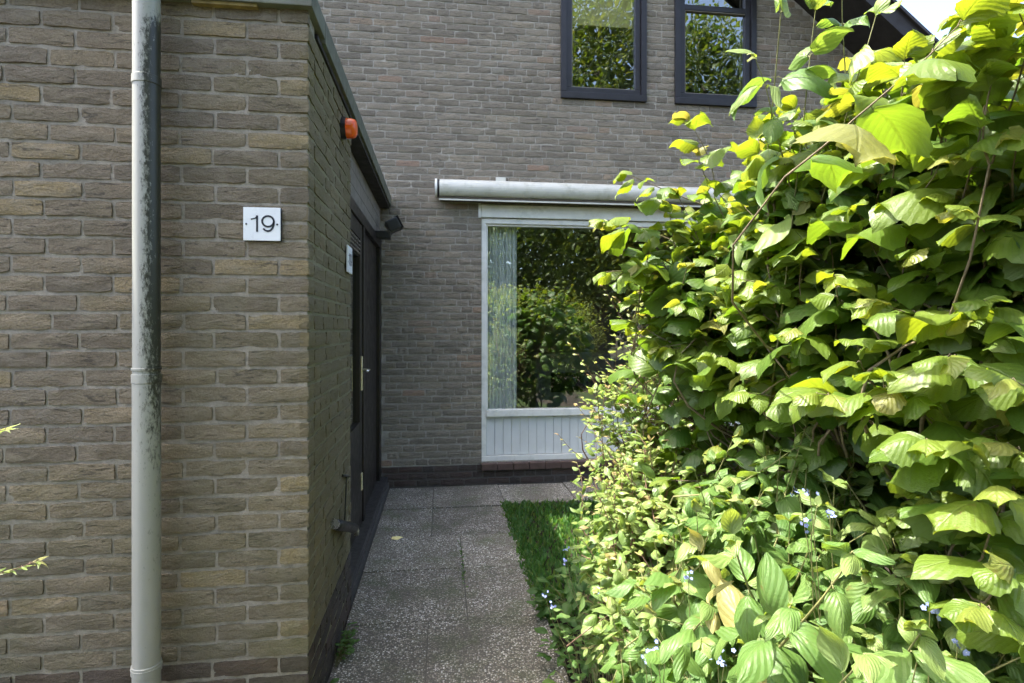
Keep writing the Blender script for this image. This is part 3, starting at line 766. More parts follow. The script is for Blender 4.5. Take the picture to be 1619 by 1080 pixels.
def upper_window(Wd, transom, nm):
    w = empty('window', (0, 0, 0)); w.parent = house; w.location = Vector(((Wd[0] + Wd[1]) / 2, YW, Wd[2])) - house.location
    a0, a1, b0, b1 = Wd; ya, yb_ = YW - 0.022, YW + 0.09
    f = MB()
    f.box(a0, a0 + .052, ya, yb_, b0 + .062, b1).box(a1 - .052, a1, ya, yb_, b0 + .062, b1).box(a0, a1, ya - .003, yb_, b0, b0 + .06).box(a0 + .053, a1 - .053, ya, yb_, b1 - .06, b1)
    f.build('frame', M['dark_frame'], w, 0.004)
    s = MB(); c0, c1, d0 = a0 + .055, a1 - .055, b0 + .064; ys = ya + .022
    s.box(c0, c0 + .05, ys, yb_, d0 + .05, b1 - .062).box(c1 - .05, c1, ys, yb_, d0 + .05, b1 - .062).box(c0, c1, ys - .002, yb_, d0, d0 + .048)
    if transom: s.box(c0 + .051, c1 - .051, ys, yb_, transom, transom + .05)
    s.build('sash', M['dark_frame'], w, 0.004)
    bd = MB(); bd.box(c0 + .051, c0 + .058, ys + .008, yb_, d0 + .056, transom - .002 if transom else b1 - .063).box(c0 + .051, c1 - .051, ys + .006, yb_, d0 + .049, d0 + .055)
    if transom: bd.box(c0 + .059, c1 - .051, ys + .006, yb_, transom - .009, transom - .001)
    bd.build('spacer', M['grey_board'], w)
    if transom:
        pane(c0 + .045, c1 - .045, ys + .027, d0 + .04, transom + .01, M['glass_dark'], w)
        pane(c0 + .045, c1 - .045, ys + .027, transom + .04, b1 - .05, M['glass_dark'], w)
    else: pane(c0 + .045, c1 - .045, ys + .027, d0 + .04, b1 - .05, M['glass_dark'], w)
    return w
uw1 = upper_window(W1, None, 1); upper_window(W2, 4.47, 2)
M['blind'] = simple('straw blind', (0.42, 0.38, 0.17), 0.8, 0.12, 20)
box('roller_blind', (W1[0] + .11, W1[1] - .11, YW + .07, YW + .075, 4.30, 5.03), M['blind'], uw1)
MB().tube([(W1[0] + .11, YW + .0725, 4.295), (W1[1] - .11, YW + .0725, 4.295)], .007, 10).build('blind_rail', M['blind'], uw1)

# awning cassette
aw = empty('awning', (1.6, YW, 2.58)); tag(aw, 'closed cream awning cassette fixed above the big window', 'awning')
AX0, AX1 = -0.035, 3.4
def cas(inset=0.0):
    pts = []
    yc, zc = YW - 0.085, 2.672
    for k in range(15):
        a = R(80 + 200 * k / 14); pts.append((yc + (0.072 - inset) * math.cos(a), zc + (0.078 - inset) * math.sin(a)))
    return [(YW - 0.008, 2.752 - inset)] + pts + [(YW - 0.008, 2.612)]
MB().prism(cas(), 'x', AX0 + 0.026, AX1).build('cassette', M['awning'], aw)
for a in range(0):
    pass
MB().prism(cas(-0.004), 'x', AX0 - 0.014, AX0 + 0.006).build('end_cap', M['white_frame'], aw, 0.003)
MB().prism(cas(0.002), 'x', AX0 + 0.007, AX0 + 0.025).build('gasket', M['black_plastic'], aw)
MB().box(AX0 + 0.03, AX1, YW - 0.115, YW - 0.01, 2.568, 2.592).build('front_bar', M['awning_gap'], aw, 0.004)
MB().box(AX0 + 0.02, AX1, YW - 0.13, YW - 0.116, 2.556, 2.57).build('drip_edge', M['awning'], aw, 0.003)
for a in (0.5, 1.7, 2.9): MB().box(a, a + .09, YW - 0.03, YW - 0.006, 2.60, 2.80).build('bracket', M['awning'], aw, 0.003)

# curtain and cabinet inside
cu = []
nC = 60
V, Fc = [], []
for i in range(nC + 1):
    a = i / nC; xx = 0.40 + 0.31 * a; yy = YW + 0.13 + 0.022 * math.sin(a * 2 * math.pi * 9.5) + 0.008 * math.sin(a * 31)
    V += [(xx, yy, 0.35), (xx, yy + 0.01 * math.sin(a * 9), 1.4), (xx, yy, 2.52)]
for i in range(nC): Fc += [(3*i, 3*i+3, 3*i+4, 3*i+1), (3*i+1, 3*i+4, 3*i+5, 3*i+2)]
me = bpy.data.meshes.new('curtain'); me.from_pydata(V, [], Fc); smooth(me)
tag(link('curtain', me, M['curtain']), 'pale pleated net curtain at the left side of the big window', 'curtain')
cb = empty('cabinet', (1.75, 7.9, 0.05)); tag(cb, 'low grey cabinet at the back of the dim room', 'cabinet')
box('body', (1.3, 2.4, 7.7, 8.15, 0.05, 1.05), M['cabinet'], cb, 0.01)
box('screen', (1.5, 2.4, 7.66, 7.69, 0.55, 0.82), M['screen'], cb, 0.006)
box('top_board', (1.28, 2.42, 7.68, 8.16, 1.051, 1.08), M['cabinet'], cb, 0.006)

# ================================================================== ANNEX
AXC, AYF, AYE = -0.455, 2.05, 3.0           # corner x, front y, end of the brick pier
DX = -0.535                                  # door plane
annex = empty('brick_annex', (-1.2, 2.6, 0)); tag(annex, 'flat roofed brick entrance annexe with olive stained side wall and dark door', 'annexe')
ZA = 2.524
awf = MB().box(-4.0, AXC - 0.0055, AYF + 0.0055, AYF + 0.12, -0.1, ZA).build('front_wall', M['mortar_front'], annex)
aws = MB().box(DX - 0.06, AXC - 0.005, AYF + 0.006, AYE, -0.1, 2.49).build('side_wall', M['mortar_side'], annex)
def tint_annex(r, a, z):
    q = r.random(); return q * 0.8 if q < 0.90 else r.uniform(0.78, 1.0)
zb = 0.288 - 5 * CRS
fb = [(-(b[0]) + 2 * 0 , b[1], b[2], b[3]) for b in lay(-AXC, 1.78, zb, zb + CRS * 41 + 0.001, seed=9)]
place_bricks(awf, fb, AYF, 'x', M['brick_front'], 300, seen, tint_annex, plinth=(0.287, M['brick_plinth_red']), seed=10)
sb_ = lay(AYF + 0.106, AYE, zb, zb + CRS * 40 + 0.001, seed=12)
# corner bricks alternate header / stretcher with the front face
sb_ += [(AYF + 0.05, zb + CRS * (c + 0.5), 0.098, 'h') for c in range(40)]
place_bricks(aws, sb_, AXC, 'y', M['brick_side'], 170, seen, tint_annex, plinth=(0.287, M['brick_plinth']), seed=13)

# roof edge
MB().box(-4.0, AXC + 0.018, AYF - 0.03, AYF + 0.2, 2.526, 2.60).build('roof_edge', M['roof_edge'], annex, 0.004)
MB().box(AXC - 0.01, AXC + 0.0185, AYF + 0.205, YW - 0.008, 2.512, 2.60).build('roof_edge', M['roof_edge'], annex, 0.004)
MB().box(-4.0, AXC - 0.012, AYF + 0.21, YW - 0.008, 2.52, 2.585).build('roof_deck', M['soffit'], annex)
MB().box(DX - 0.05, AXC + 0.004, AYF + 0.13, YW - 0.009, 2.492, 2.510).build('soffit', M['soffit'], annex)
MB().box(-1.45, -1.02, AYF - 0.018, AYF + 0.002, 2.508, 2.524).build('mossy_batten', simple('mossy wood', (0.17, 0.13, 0.05), 0.9, 0.3, 30), annex) if False else None
MB().box(-0.83, -0.62, AYF - 0.022, AYF + 0.001, 2.515, 2.5255).build('batten', simple('mossy wood', (0.20, 0.15, 0.05), 0.9, 0.3, 30), annex)
# grey boards above the door
for k in range(3):
    za = 2.205 + k * 0.0955
    MB().box(DX - 0.02, DX + 0.002, AYE + 0.001, YW - 0.01, za, za + 0.093).build('board', M['grey_board'], annex, 0.003)
# door frame: head, posts, threshold
dfm = MB()
dfm.box(DX - 0.07, DX + 0.016, AYE + 0.001, YW - 0.01, 2.125, 2.203).box(DX - 0.07, DX + 0.014, AYE + 0.002, AYE + 0.06, 0.105, 2.124)
dfm.box(DX - 0.07, DX + 0.014, 3.99, 4.07, 0.105, 2.124).box(DX - 0.07, DX + 0.014, YW - 0.16, YW - 0.011, 0.105, 2.124)
dfm.build('door_frame', M['door_paint'], annex, 0.004)
MB().box(DX - 0.09, AXC - 0.01, AYE + 0.003, YW - 0.012, 0.055, 0.103).build('threshold', M['stone_step'], annex, 0.006)
MB().box(DX - 0.09, AXC + 0.001, AYE + 0.003, YW - 0.012, -0.1, 0.053).build('step', M['brick_plinth'], annex, 0.004)
MB().box(DX - 0.045, DX - 0.015, 4.071, YW - 0.161, 0.106, 2.123).build('side_panel', M['door_panel'], annex)
door = empty('door', (DX, 3.5, 0.11)); door.parent = annex; door.location = Vector((DX, 3.5, 0.11)) - annex.location
dl = MB(); da, db = AYE + 0.064, 3.986; xa, xb = DX - 0.04, DX + 0.004
dl.box(xa, xb, db - .11, db, .108, 2.12).box(xa, xb, da, da + .10, .108, 2.12).box(xa, xb, da + .101, db - .111, .108, .80).box(xa, xb, da + .101, db - .111, 2.02, 2.12)
dl.build('leaf_frame', M['door_paint'], door, 0.003)
box('pane', (xa + .014, xa + .02, da + .09, db - .10, .79, 1.90), M['glass_door'], door)
box('vent_box', (xa + .005, xb - .008, da + .101, db - .111, 1.90, 2.019), M['door_paint'], door)
for k in range(4):
    MB().box(xb - .007, xb + .006, da + .12, db - .13, 1.912 + k * .026, 1.922 + k * .026).build('louvre', M['steel'], door, 0.002)
hy = 3.93
box('handle_plate', (xb + .001, xb + .010, hy - .019, hy + .019, 1.005, 1.235), M['brass'], door, 0.003)
hd = MB(); hd.tube([(xb + .006, hy, 1.145), (xb + .05, hy, 1.145), (xb + .055, hy - .012, 1.145), (xb + .056, hy - .12, 1.143)], [.008, .008, .009, .008], 10)
hd.build('handle', M['steel'], door, smooth_=True)
box('letter_plate', (xb + .001, xb + .010, hy - .016, hy + .018, 0.335, 0.45), M['brass'], door, 0.003)

# ================================================================== THINGS ON THE WALLS
dp = empty('downpipe', (-0.952, 1.975, 0)); tag(dp, 'grey plastic downpipe with dark moss stains on brick wall', 'downpipe')
PC = (-0.946, 1.980)
def tubez(r, za, zb_, name): 
    return MB().lathe([(r - .004, za), (r, za + .002), (r, zb_ - .002), (r - .004, zb_)], PC, 40).build(name, M['pipe'], dp, smooth_=True).data.set_sharp_from_angle(angle=R(25))
def pz(v): return CAM_H - (v - 520) / F_PX * 1.85
tubez(0.0405, -0.05, pz(602), 'pipe'); tubez(0.0395, pz(604), pz(132), 'pipe'); tubez(0.0395, pz(130), 3.0, 'pipe')
for v0, v1, rr in ((137, 122, .0420), (586, 580, .0432), (606, 590, .0425), (1062, 1046, .0435), (1053, 1050, .0450)):
    MB().lathe([(0.038, pz(v0)), (rr, pz(v0) + .003), (rr, pz(v1) - .003), (0.038, pz(v1))], PC, 40).build('collar', M['pipe'], dp, smooth_=False)
for v_ in (128, 597, 1054):
    MB().box(PC[0] - .012, PC[0] + .012, PC[1] + .03, AYF + .004, pz(v_) - .008, pz(v_) + .008).build('bracket', M['pipe'], dp)

def stroke(mb, pts, w, y, th):
    """flat ribbon of width w along pts (x,z) facing -y"""
    n = len(pts); L, Rr = [], []
    for i, (px_, pz_) in enumerate(pts):
        a = pts[max(i-1, 0)]; b = pts[min(i+1, n-1)]; dx, dz = b[0]-a[0], b[1]-a[1]; l = math.hypot(dx, dz) or 1
        nx, nz = -dz / l * w / 2, dx / l * w / 2; L.append((px_ + nx, pz_ + nz)); Rr.append((px_ - nx, pz_ - nz))
    for i in range(n - 1):
        q = [L[i], L[i+1], Rr[i+1], Rr[i]]
        mb.add([(a, y, b) for a, b in q] + [(a, y + th, b) for a, b in q], [(0,1,2,3), (7,6,5,4), (0,4,5,1), (1,5,6,2), (2,6,7,3), (3,7,4,0)])
def nineteen(mb, cx, cz, s, y, th):
    """the figures 1 and 9, s = height"""
    w = s * 0.115
    stroke(mb, [(cx - .30*s, cz - .5*s), (cx - .30*s, cz + .5*s)], w, y, th)
    stroke(mb, [(cx - .31*s, cz + .43*s), (cx - .40*s, cz + .32*s), (cx - .66*s, cz + .26*s)], w * 0.7, y, th)
    ox, oz, rr = cx + .34*s, cz + .15*s, .325*s
    stroke(mb, [(ox + rr*1.05*math.cos(R(a)), oz + rr*math.sin(R(a))) for a in range(0, 361, 12)], w, y, th)
    stroke(mb, [(ox + rr*1.05, oz), (ox + rr*1.02, oz - .22*s), (ox + rr*.80, oz - .42*s), (ox + rr*.45, oz - .56*s), (ox - rr*.05, oz - .605*s), (ox - rr*.5, oz - .56*s), (ox - rr*.85, oz - .44*s)], w, y, th)
npl = empty('number_plate', (-.59, AYF - .006, 1.72)); tag(npl, 'square white house number plate reading 19 on the front brick wall', 'number plate')
P0, P1 = at(389, 330, 1.968), at(445, 382, 1.968)
xl, xr, zt, zb2 = P0.x, P1.x, P0.z, P1.z
YP = AYF - .012
MB().box(xl, xr, YP, YP + .006, zb2, zt).build('plate', M['plate_white'], npl, 0.0015)
MB().box(xl + .002, xr + .003, YP + .0065, YP + .011, zb2 - .002, zt - .002).build('backing', M['black_plastic'], npl)
mb = MB(); nineteen(mb, (xl + xr) / 2 + .0015, (zt + zb2) / 2 + .001, (zt - zb2) * .49, YP - .0012, .001)
mb.build('figures', M['ink'], npl)
for sx in (xl + .010, xr - .010):
    MB().tube([(sx, YP + .002, (zt + zb2) / 2 - .001), (sx, YP - .0015, (zt + zb2) / 2 - .001)], .0033, 12).build('screw', M['ink'], npl)

# small plate on the pier beside the door
sp = empty('number_plate', (AXC + .01, 2.9, 1.76)); tag(sp, 'small white plate on the olive side wall beside the door', 'number plate')
sy0, sy1 = 2.815, 2.955
MB().box(AXC + .006, AXC + .013, sy0, sy1, 1.695, 1.825).build('plate', M['plate_white'], sp, 0.0015)
m2 = MB(); nineteen(m2, 0.0, 0.0, 0.06, 0.0, .001)
me = m2.mesh('figures')
o = link('figures', me, M['ink'], sp, (AXC + .0145, (sy0 + sy1) / 2, 1.76)); o.rotation_euler = (0, 0, R(90))

# amber alarm strobe
ay, az = 2.72, 2.352
st = empty('alarm_light', (AXC, ay, az)); tag(st, 'orange alarm strobe with black base high on the side wall', 'alarm light')
MB().tube([(AXC - .002, ay, az), (AXC + .022, ay, az)], .050, 28).build('base', M['black_plastic'], st)
ln = MB(); prof = [(.022, .046), (.045, .045), (.060, .041), (.068, .030), (.070, .001)]
n = 28; vs_ = []; fs = []
for (h_, r_) in prof:
    for k in range(n): vs_.append((AXC + h_ + .0005, ay + r_ * math.cos(2*math.pi*k/n), az + r_ * math.sin(2*math.pi*k/n)))
for i in range(len(prof) - 1):
    for k in range(n): fs.append((i*n+k, i*n+(k+1)%n, (i+1)*n+(k+1)%n, (i+1)*n+k))
ln.add(vs_, fs); ln.build('lens', M['amber'], st, smooth_=True)

# black floodlight in the corner above the side panel
fl = empty('floodlight', (DX, 4.9, 2.24)); tag(fl, 'black outdoor floodlight in the corner above the door', 'floodlight')
b0 = at(596, 372, 4.8); b1 = at(619, 372, 4.8)
MB().box(DX + .003, b1.x, 4.76, 4.86, 2.165, 2.225).build('mount', M['black_plastic'], fl, 0.006)
ha = at(612, 366, 4.78); hb_ = at(630, 352, 4.78)
hd = MB(); hd.box(-.055, .05, -.075, .075, -.05, .05); me = hd.mesh('head', 0.012)
o = link('head', me, M['black_plastic'], fl, tuple(at(622, 357, 4.8))); o.rotation_euler = (0, R(-28), R(8))
hd = MB(); hd.prism([(0.04, -.065), (0.04, .065), (.062, .08), (.062, -.08)], 'z', -.055, .055)
o = link('visor', hd.mesh('visor', 0.003), M['black_plastic'], fl, tuple(at(622, 357, 4.8))); o.rotation_euler = (0, R(-28), R(8))
MB().tube([(b1.x - .03, 4.81, 2.20), tuple(at(618, 362, 4.8))], .014, 10).build('arm', M['black_plastic'], fl)

# outdoor tap with a rod, low on the pier
tp = empty('outdoor_tap', (AXC, 2.75, 0.48)); tag(tp, 'black outdoor tap with thin rod low on the side wall', 'tap')
tb_ = MB(); tb_.tube([at(529, 829, 2.42), at(534, 830, 2.46), at(560, 835, 2.72)], [.020, .024, .022], 14)
tb_.build('body', M['black_plastic'], tp, smooth_=True)
MB().tube([at(527.5, 828, 2.40), at(530, 829, 2.425)], [.022, .021], 14).build('end_cap', M['steel'], tp)
MB().tube([at(558, 838, 2.70), at(564, 838, 2.74), at(564, 846, 2.74)], [.014, .013, .012], 10).build('nozzle', M['steel'], tp, smooth_=True)
MB().tube([at(545, 826, 2.66), at(548, 754, 2.70)], .0035, 8).build('rod', M['black_plastic'], tp)
MB().tube([at(541, 752, 2.66), at(551, 753, 2.75)], .007, 8).build('handle', M['black_plastic'], tp)
MB().tube([(AXC - .002, 2.72, .49), (AXC + .05, 2.72, .49)], .012, 10).build('pipe', M['black_plastic'], tp)

# ================================================================== SHRUBS
ONLY = None
hz = Shrub('hazel_bush', (1.55, 1.8, -0.05), M['hazel'], M['bark'], 'tall bush with broad serrated ribbed yellow green leaves filling the upper right', 'bush', 'hazel')
kw = dict(young=0.72, old=0.36, droop=0.28)
hz.ellipsoid((1.55, 1.90, 1.15), (0.88, 0.86, 1.08), 150, 0.42, 7, 0.115, **kw)
hz.ellipsoid((1.04, 1.74, 1.56), (0.46, 0.36, 0.42), 95, 0.30, 7, 0.108, **kw)
hz.ellipsoid((1.06, 1.30, 1.58), (0.36, 0.30, 0.50), 140, 0.28, 7, 0.112, **kw)
hz.ellipsoid((1.30, 1.10, 1.35), (0.38, 0.36, 0.66), 110, 0.32, 7, 0.114, **kw)
hz.ellipsoid((1.00, 0.84, 1.50), (0.20, 0.18, 0.36), 46, 0.22, 6, 0.105, **kw)
hz.ellipsoid((1.10, 0.92, 1.10), (0.20, 0.20, 0.34), 40, 0.24, 6, 0.11, **kw)
hz.ellipsoid((1.28, 1.18, 1.86), (0.40, 0.34, 0.28), 70, 0.26, 6, 0.112, **kw)
hz.fill((1.28, 1.18, 1.84), (0.36, 0.3, 0.25), 90, 0.11, 0.3)
hz.fill((1.55, 1.90, 1.08), (0.86, 0.86, 1.0), 600, 0.12, 0.2)
hz.fill((1.30, 1.12, 1.30), (0.36, 0.34, 0.62), 200, 0.11, 0.2)
hz.fill((1.04, 1.74, 1.53), (0.40, 0.34, 0.36), 150, 0.10, 0.2)
hz.fill((1.06, 1.30, 1.54), (0.33, 0.28, 0.46), 190, 0.11, 0.2)
for (u, v, d, dx, dz, n_) in ((992, 275, 1.75, -0.9, 0.25, 7), (955, 350, 1.72, -0.95, 0.02, 7), (958, 430, 1.75, -0.95, -0.1, 7), (1100, 245, 1.6, -0.5, 0.5, 7), (1090, 190, 1.5, -0.6, 0.5, 6), (1510, 40, 0.74, 0.3, 0.55, 6), (1590, 70, 0.8, 0.1, 0.6, 6),
                              (1430, 95, 1.0, -0.2, 0.5, 7), (1340, 150, 1.15, -0.5, 0.4, 7), (1560, 130, 0.85, -0.3, 0.5, 7), (1470, 160, 0.95, -0.4, 0.4, 7), (1290, 200, 1.2, -0.6, 0.3, 7), (1600, 700, 0.78, -0.6, 0.1, 6), (1420, 620, 0.9, -0.7, 0.1, 6), (1290, 620, 1.0, -0.8, 0.15, 6), (1220, 450, 1.3, -0.8, 0.0, 6)):
    b = hz.shoot(at(u, v, d), Vector((dx, -0.30, dz)), 0.20, n_, 0.11, young=0.78, old=0.5, droop=0.3, rad=0.0012)
    q = Vector((1.35, 1.6, 1.2)); dd = (b - at(u, v, d)).normalized(); hz.twigs.tube(*bez(b, b + dd * 0.3 * (q - b).length, q, 0.0014, 0.0036), 5, False)
for (u, v, d) in ((1560, 480, 0.85), (1450, 400, 0.98), (1500, 560, 0.82), (1580, 770, 0.74), (1470, 700, 0.82), (1350, 540, 1.0), (1600, 900, 0.72), (1550, 960, 0.72), (1230, 360, 1.3), (1350, 330, 1.1), (1150, 420, 1.45), (1540, 330, 0.85), (1400, 480, 0.95), (1600, 600, 0.75), (1260, 520, 1.15), (1080, 480, 1.6), (1130, 560, 1.5), (1060, 550, 1.7), (1180, 620, 1.35), (1010, 420, 1.75), (1390, 600, 0.92), (1320, 440, 1.1), (1545, 20, 0.78), (1605, 10, 0.74), (1500, 90, 0.88), (1450, 120, 0.98), (1565, 70, 0.82), (1480, 250, 0.92), (1590, 210, 0.8), (1380, 230, 1.05)):
    b = hz.shoot(at(u, v, d), Vector((-0.65, -0.45, 0.25)) + jit(0.12), 0.20, 6, 0.112, young=0.72, old=0.5, droop=0.3, rad=0.0012)
    q = Vector((1.4, 1.6, 1.1)); dd = (b - at(u, v, d)).normalized(); hz.twigs.tube(*bez(b, b + dd * 0.3 * (q - b).length, q, 0.0014, 0.0036), 5, False)
hz.stems([(1.3, 1.5, 1.1), (1.6, 1.6, 1.3), (1.05, 1.7, 1.3), (1.15, 1.3, 1.3), (1.5, 2.2, 1.4)], 0.010)

dg = Shrub('dogwood_shrub', (1.0, 1.15, -0.05), M['dogwood'], M['bark_green'], 'low shrub with smooth pointed oval leaves and curved veins at the bottom right', 'shrub', 'dogwood')
kw = dict(young=0.70, old=0.42, opposite=True, droop=0.35, rad=0.0015)
dg.ellipsoid((0.84, 1.34, 0.62), (0.44, 0.40, 0.60), 130, 0.28, 4, 0.085, **kw)
dg.ellipsoid((0.98, 0.98, 0.58), (0.36, 0.30, 0.50), 90, 0.28, 4, 0.092, **kw)
dg.ellipsoid((0.70, 1.60, 0.42), (0.26, 0.28, 0.44), 46, 0.26, 4, 0.07, **kw)
dg.fill((0.84, 1.34, 0.58), (0.44, 0.40, 0.58), 320, 0.085, 0.3)
dg.fill((0.98, 0.98, 0.55), (0.36, 0.30, 0.48), 180, 0.09, 0.3)
for (u, v, d, dx, dz, L_, sz_) in ((1240, -40, 1.20, -0.10, 1.0, 0.42, 0.135), (1330, -40, 1.22, -0.16, 1.0, 0.44, 0.14), (1290, 20, 1.25, 0.05, 1.0, 0.40, 0.13), (1190, 90, 1.18, -0.6, 0.8, 0.30, 0.11), (1385, 20, 1.15, 0.12, 1.0, 0.34, 0.12)):
    b = dg.shoot(at(u, v, d), Vector((dx, -0.18, dz)), L_, 5, sz_, young=0.72, old=0.55, opposite=True, droop=0.8, rad=0.0014, flat=0.4, start=0.15)
    q = Vector((1.15 + random.uniform(-.15, .15), 1.75, 0.9)); dd = (b - at(u, v, d)).normalized(); dg.twigs.tube(*bez(b, b + dd * 0.35 * (q - b).length, q, 0.0018, 0.004), 5, False)
for (u, v, d) in ((1160, 850, 0.85), (1340, 880, 0.72), (1250, 960, 0.75), (1120, 960, 0.9), (1450, 1000, 0.7), (1360, 1040, 0.66)):
    dg.shoot(at(u, v, d), Vector((-0.25, -0.55, 0.7)), 0.22, 4, 0.095, young=0.6, old=0.45, opposite=True, droop=0.5)
dg.stems([(1.0, 1.0, 0.9), (0.8, 1.2, 0.9), (1.1, 1.3, 1.0), (0.75, 1.5, 0.8)], 0.006)

sm = Shrub('small_leaved_shrub', (0.95, 2.3, -0.05), M['small'], M['bark_red'], 'airy shrub with small pale leaves and bronze pink tips in front of the window', 'shrub', 'small')
kw = dict(young=0.76, old=0.36, droop=0.2, rad=0.0012, flat=0.7)
sm.ellipsoid((1.0, 2.35, 0.80), (0.46, 0.46, 0.72), 270, 0.26, 11, 0.048, **kw)
sm.ellipsoid((0.74, 1.9, 0.58), (0.30, 0.32, 0.50), 160, 0.24, 9, 0.060, **kw)
sm.fill((1.0, 2.35, 0.75), (0.46, 0.46, 0.70), 800, 0.045, 0.25)
sm.fill((0.74, 1.9, 0.55), (0.30, 0.32, 0.48), 350, 0.052, 0.25)
for (u, v, d) in ((952, 452, 2.3), (975, 470, 2.25), (905, 545, 2.2), (925, 585, 2.15), (885, 690, 2.05), (1000, 450, 2.3), (1035, 480, 2.2), (912, 640, 2.1), (935, 770, 1.95)):
    sm.shoot(at(u, v, d), Vector((-0.55, -0.1, 0.75)), 0.30, 12, 0.038, young=0.9, old=0.5, rad=0.0013, droop=0.2, flat=0.6)
sm.stems([(0.9, 2.2, 1.2), (1.1, 2.3, 1.3), (0.7, 2.1, 0.9), (0.75, 1.8, 0.9), (1.2, 2.5, 1.2)], 0.008)

# blue flowered herbs along the path edge
def flower_head(parent, mbp, mbe, c, n_, r_):
    for _ in range(n_):
        p = c + jit(r_ * 0.55); nrm = (Vector((0, -0.5, 0.6)) + jit(0.5)).normalized(); a = nrm.orthogonal().normalized(); b = nrm.cross(a); s = random.uniform(0.0022, 0.0032)
        for k in range(5):
            th = 2 * math.pi * k / 5; dch = a * math.cos(th) + b * math.sin(th); e = nrm.cross(dch)
            mbp.add([p, p + dch * s * .8 + e * s * .62, p + dch * s * 1.5 + nrm * s * .15, p + dch * s * .8 - e * s * .62], [(0, 1, 2, 3)])
        q = p + nrm * s * 0.15
        mbe.add([q + (a * math.cos(2*math.pi*k/5) + b * math.sin(2*math.pi*k/5)) * s * .3 for k in range(5)], [tuple(range(5))])
def herb(base, r_, hgt, nleaf, lsize, heads, label, name='forget_me_not'):
    h = Shrub(name, (base[0], base[1], -0.04), M['herb'], M['bark_green'], label, 'flower' if heads else 'plant', 'herb')
    if heads: h.root['group'] = 'blue flowering herbs along the path edge'
    for _ in range(nleaf):
        a = random.uniform(0, 6.28); q = random.random() ** 0.6 * r_
        p = Vector((base[0] + math.cos(a) * q, base[1] + math.sin(a) * q, random.uniform(0.05, hgt * (1 - 0.5 * q / r_))))
        b = Vector((base[0] + math.cos(a) * q * .4, base[1] + math.sin(a) * q * .4, -0.04))
        if random.random() < 0.5: h.twigs.tube([b, b.lerp(p, .6) + Vector((0, 0, .03)), p], [.0025, .002, .0014], 4, False)
        h.leaf(p, Vector((math.cos(a), math.sin(a), 0.15)) + jit(.35), UP + SUN * .3 + jit(.35), lsize * random.uniform(.6, 1.2), random.random() * 0.7)
    mbp, mbe = MB(), MB()
    for c in heads:
        c = Vector(c); b = Vector((base[0] + (c.x - base[0]) * .35, base[1] + (c.y - base[1]) * .35, 0))
        pts = [b, b.lerp(c, .5) + Vector((0, 0, .07)) + jit(.015), c.lerp(b, .15) + jit(.006), c]
        h.twigs.tube(pts, [.0011, .0010, .0009, .0007], 5, False)
        for k in range(5):
            f = random.uniform(.35, .92); p = b.lerp(c, f) + Vector((0, 0, .05 * 4 * f * (1 - f)))
            ang = random.uniform(0, 6.28); h.leaf(p, Vector((math.cos(ang), math.sin(ang), .35)), UP + jit(.3), lsize * random.uniform(.4, .75), random.uniform(.3, .9))
        flower_head(h.root, mbp, mbe, c, random.randint(5, 9), 0.010)
    if mbp.v:
        me = bpy.data.meshes.new('petals'); me.from_pydata(mbp.v, [], mbp.f); o = link('petals', me, M['petal'], h.root); o['kind'] = 'stuff'
        me = bpy.data.meshes.new('flower_eyes'); me.from_pydata(mbe.v, [], mbe.f); o = link('flower_eyes', me, M['petal_eye'], h.root); o['kind'] = 'stuff'
    h.finish(90)
herb((0.62, 2.0), 0.22, 0.42, 110, 0.06, [at(862, 942, 1.75), at(873, 958, 1.72), at(895, 868, 2.0), at(893, 888, 2.0), at(945, 938, 1.8)], 'pale blue flowering herb leaning over the gravel path edge')
herb((0.62, 1.35), 0.22, 0.50, 110, 0.06, [at(1040, 1022, 1.15), at(1028, 1035, 1.12), at(1052, 1032, 1.15), at(1020, 1048, 1.15), at(1088, 912, 1.2), at(1135, 1040, 1.0), at(1145, 1050, 1.0), at(1170, 1025, 1.0)], 'pale blue flowering herb at the bottom under the oval leaved shrub')
herb((0.95, 1.15), 0.22, 0.50, 60, 0.055, [at(1262, 776, 1.0), at(1280, 775, 1.02), at(1282, 830, 0.98), at(1312, 815, 1.0), at(1515, 1020, 0.8), at(1470, 965, 0.8)], 'pale blue flowering herb poking out among the oval leaves')
herb((0.60, 2.35), 0.16, 0.22, 110, 0.06, [], 'low leafy green plant spilling over the path edge nearest the camera', 'leafy_plant')
herb((0.72, 2.75), 0.24, 0.30, 120, 0.075, [], 'leafy green plant in the shade at the lawn edge', 'leafy_plant')

hz.finish(300); dg.finish(300); sm.finish(300)

# weeds at the foot of the wall, twig at the left edge, fallen leaf
def weed(base, r_, n_, size, label):
    h = Shrub('weed', (base[0], base[1], 0), M['herb'], M['bark_green'], label, 'weed', 'herb'); h.root['group'] = 'weeds at the foot of the side wall'
    for _ in range(n_):
        a = random.uniform(-1.5, 1.5); p = Vector((base[0] + random.uniform(0, r_) * .6, base[1] + random.uniform(-r_, r_), random.uniform(0.005, r_ * 0.9)))
        h.twigs.tube([(base[0], p.y, -0.01), tuple(p)], [.0015, .001], 4, False)
        h.leaf(p, Vector((math.cos(a), math.sin(a), .3)), UP + jit(.4), size * random.uniform(.6, 1.2), random.random() * .6)
    h.finish(40)
weed((AXC + .012, 2.56, 0), 0.10, 60, 0.028, 'small green weed growing at the foot of the side wall')
weed((AXC + .012, 2.20, 0), 0.08, 40, 0.03, 'tiny weed at the very bottom beside the annexe corner')
hj = Shrub('weed', (0.133, 3.35, 0), M['herb'], M['bark_green'], 'thin line of moss and weed in the middle joint of the path', 'weed', 'herb')
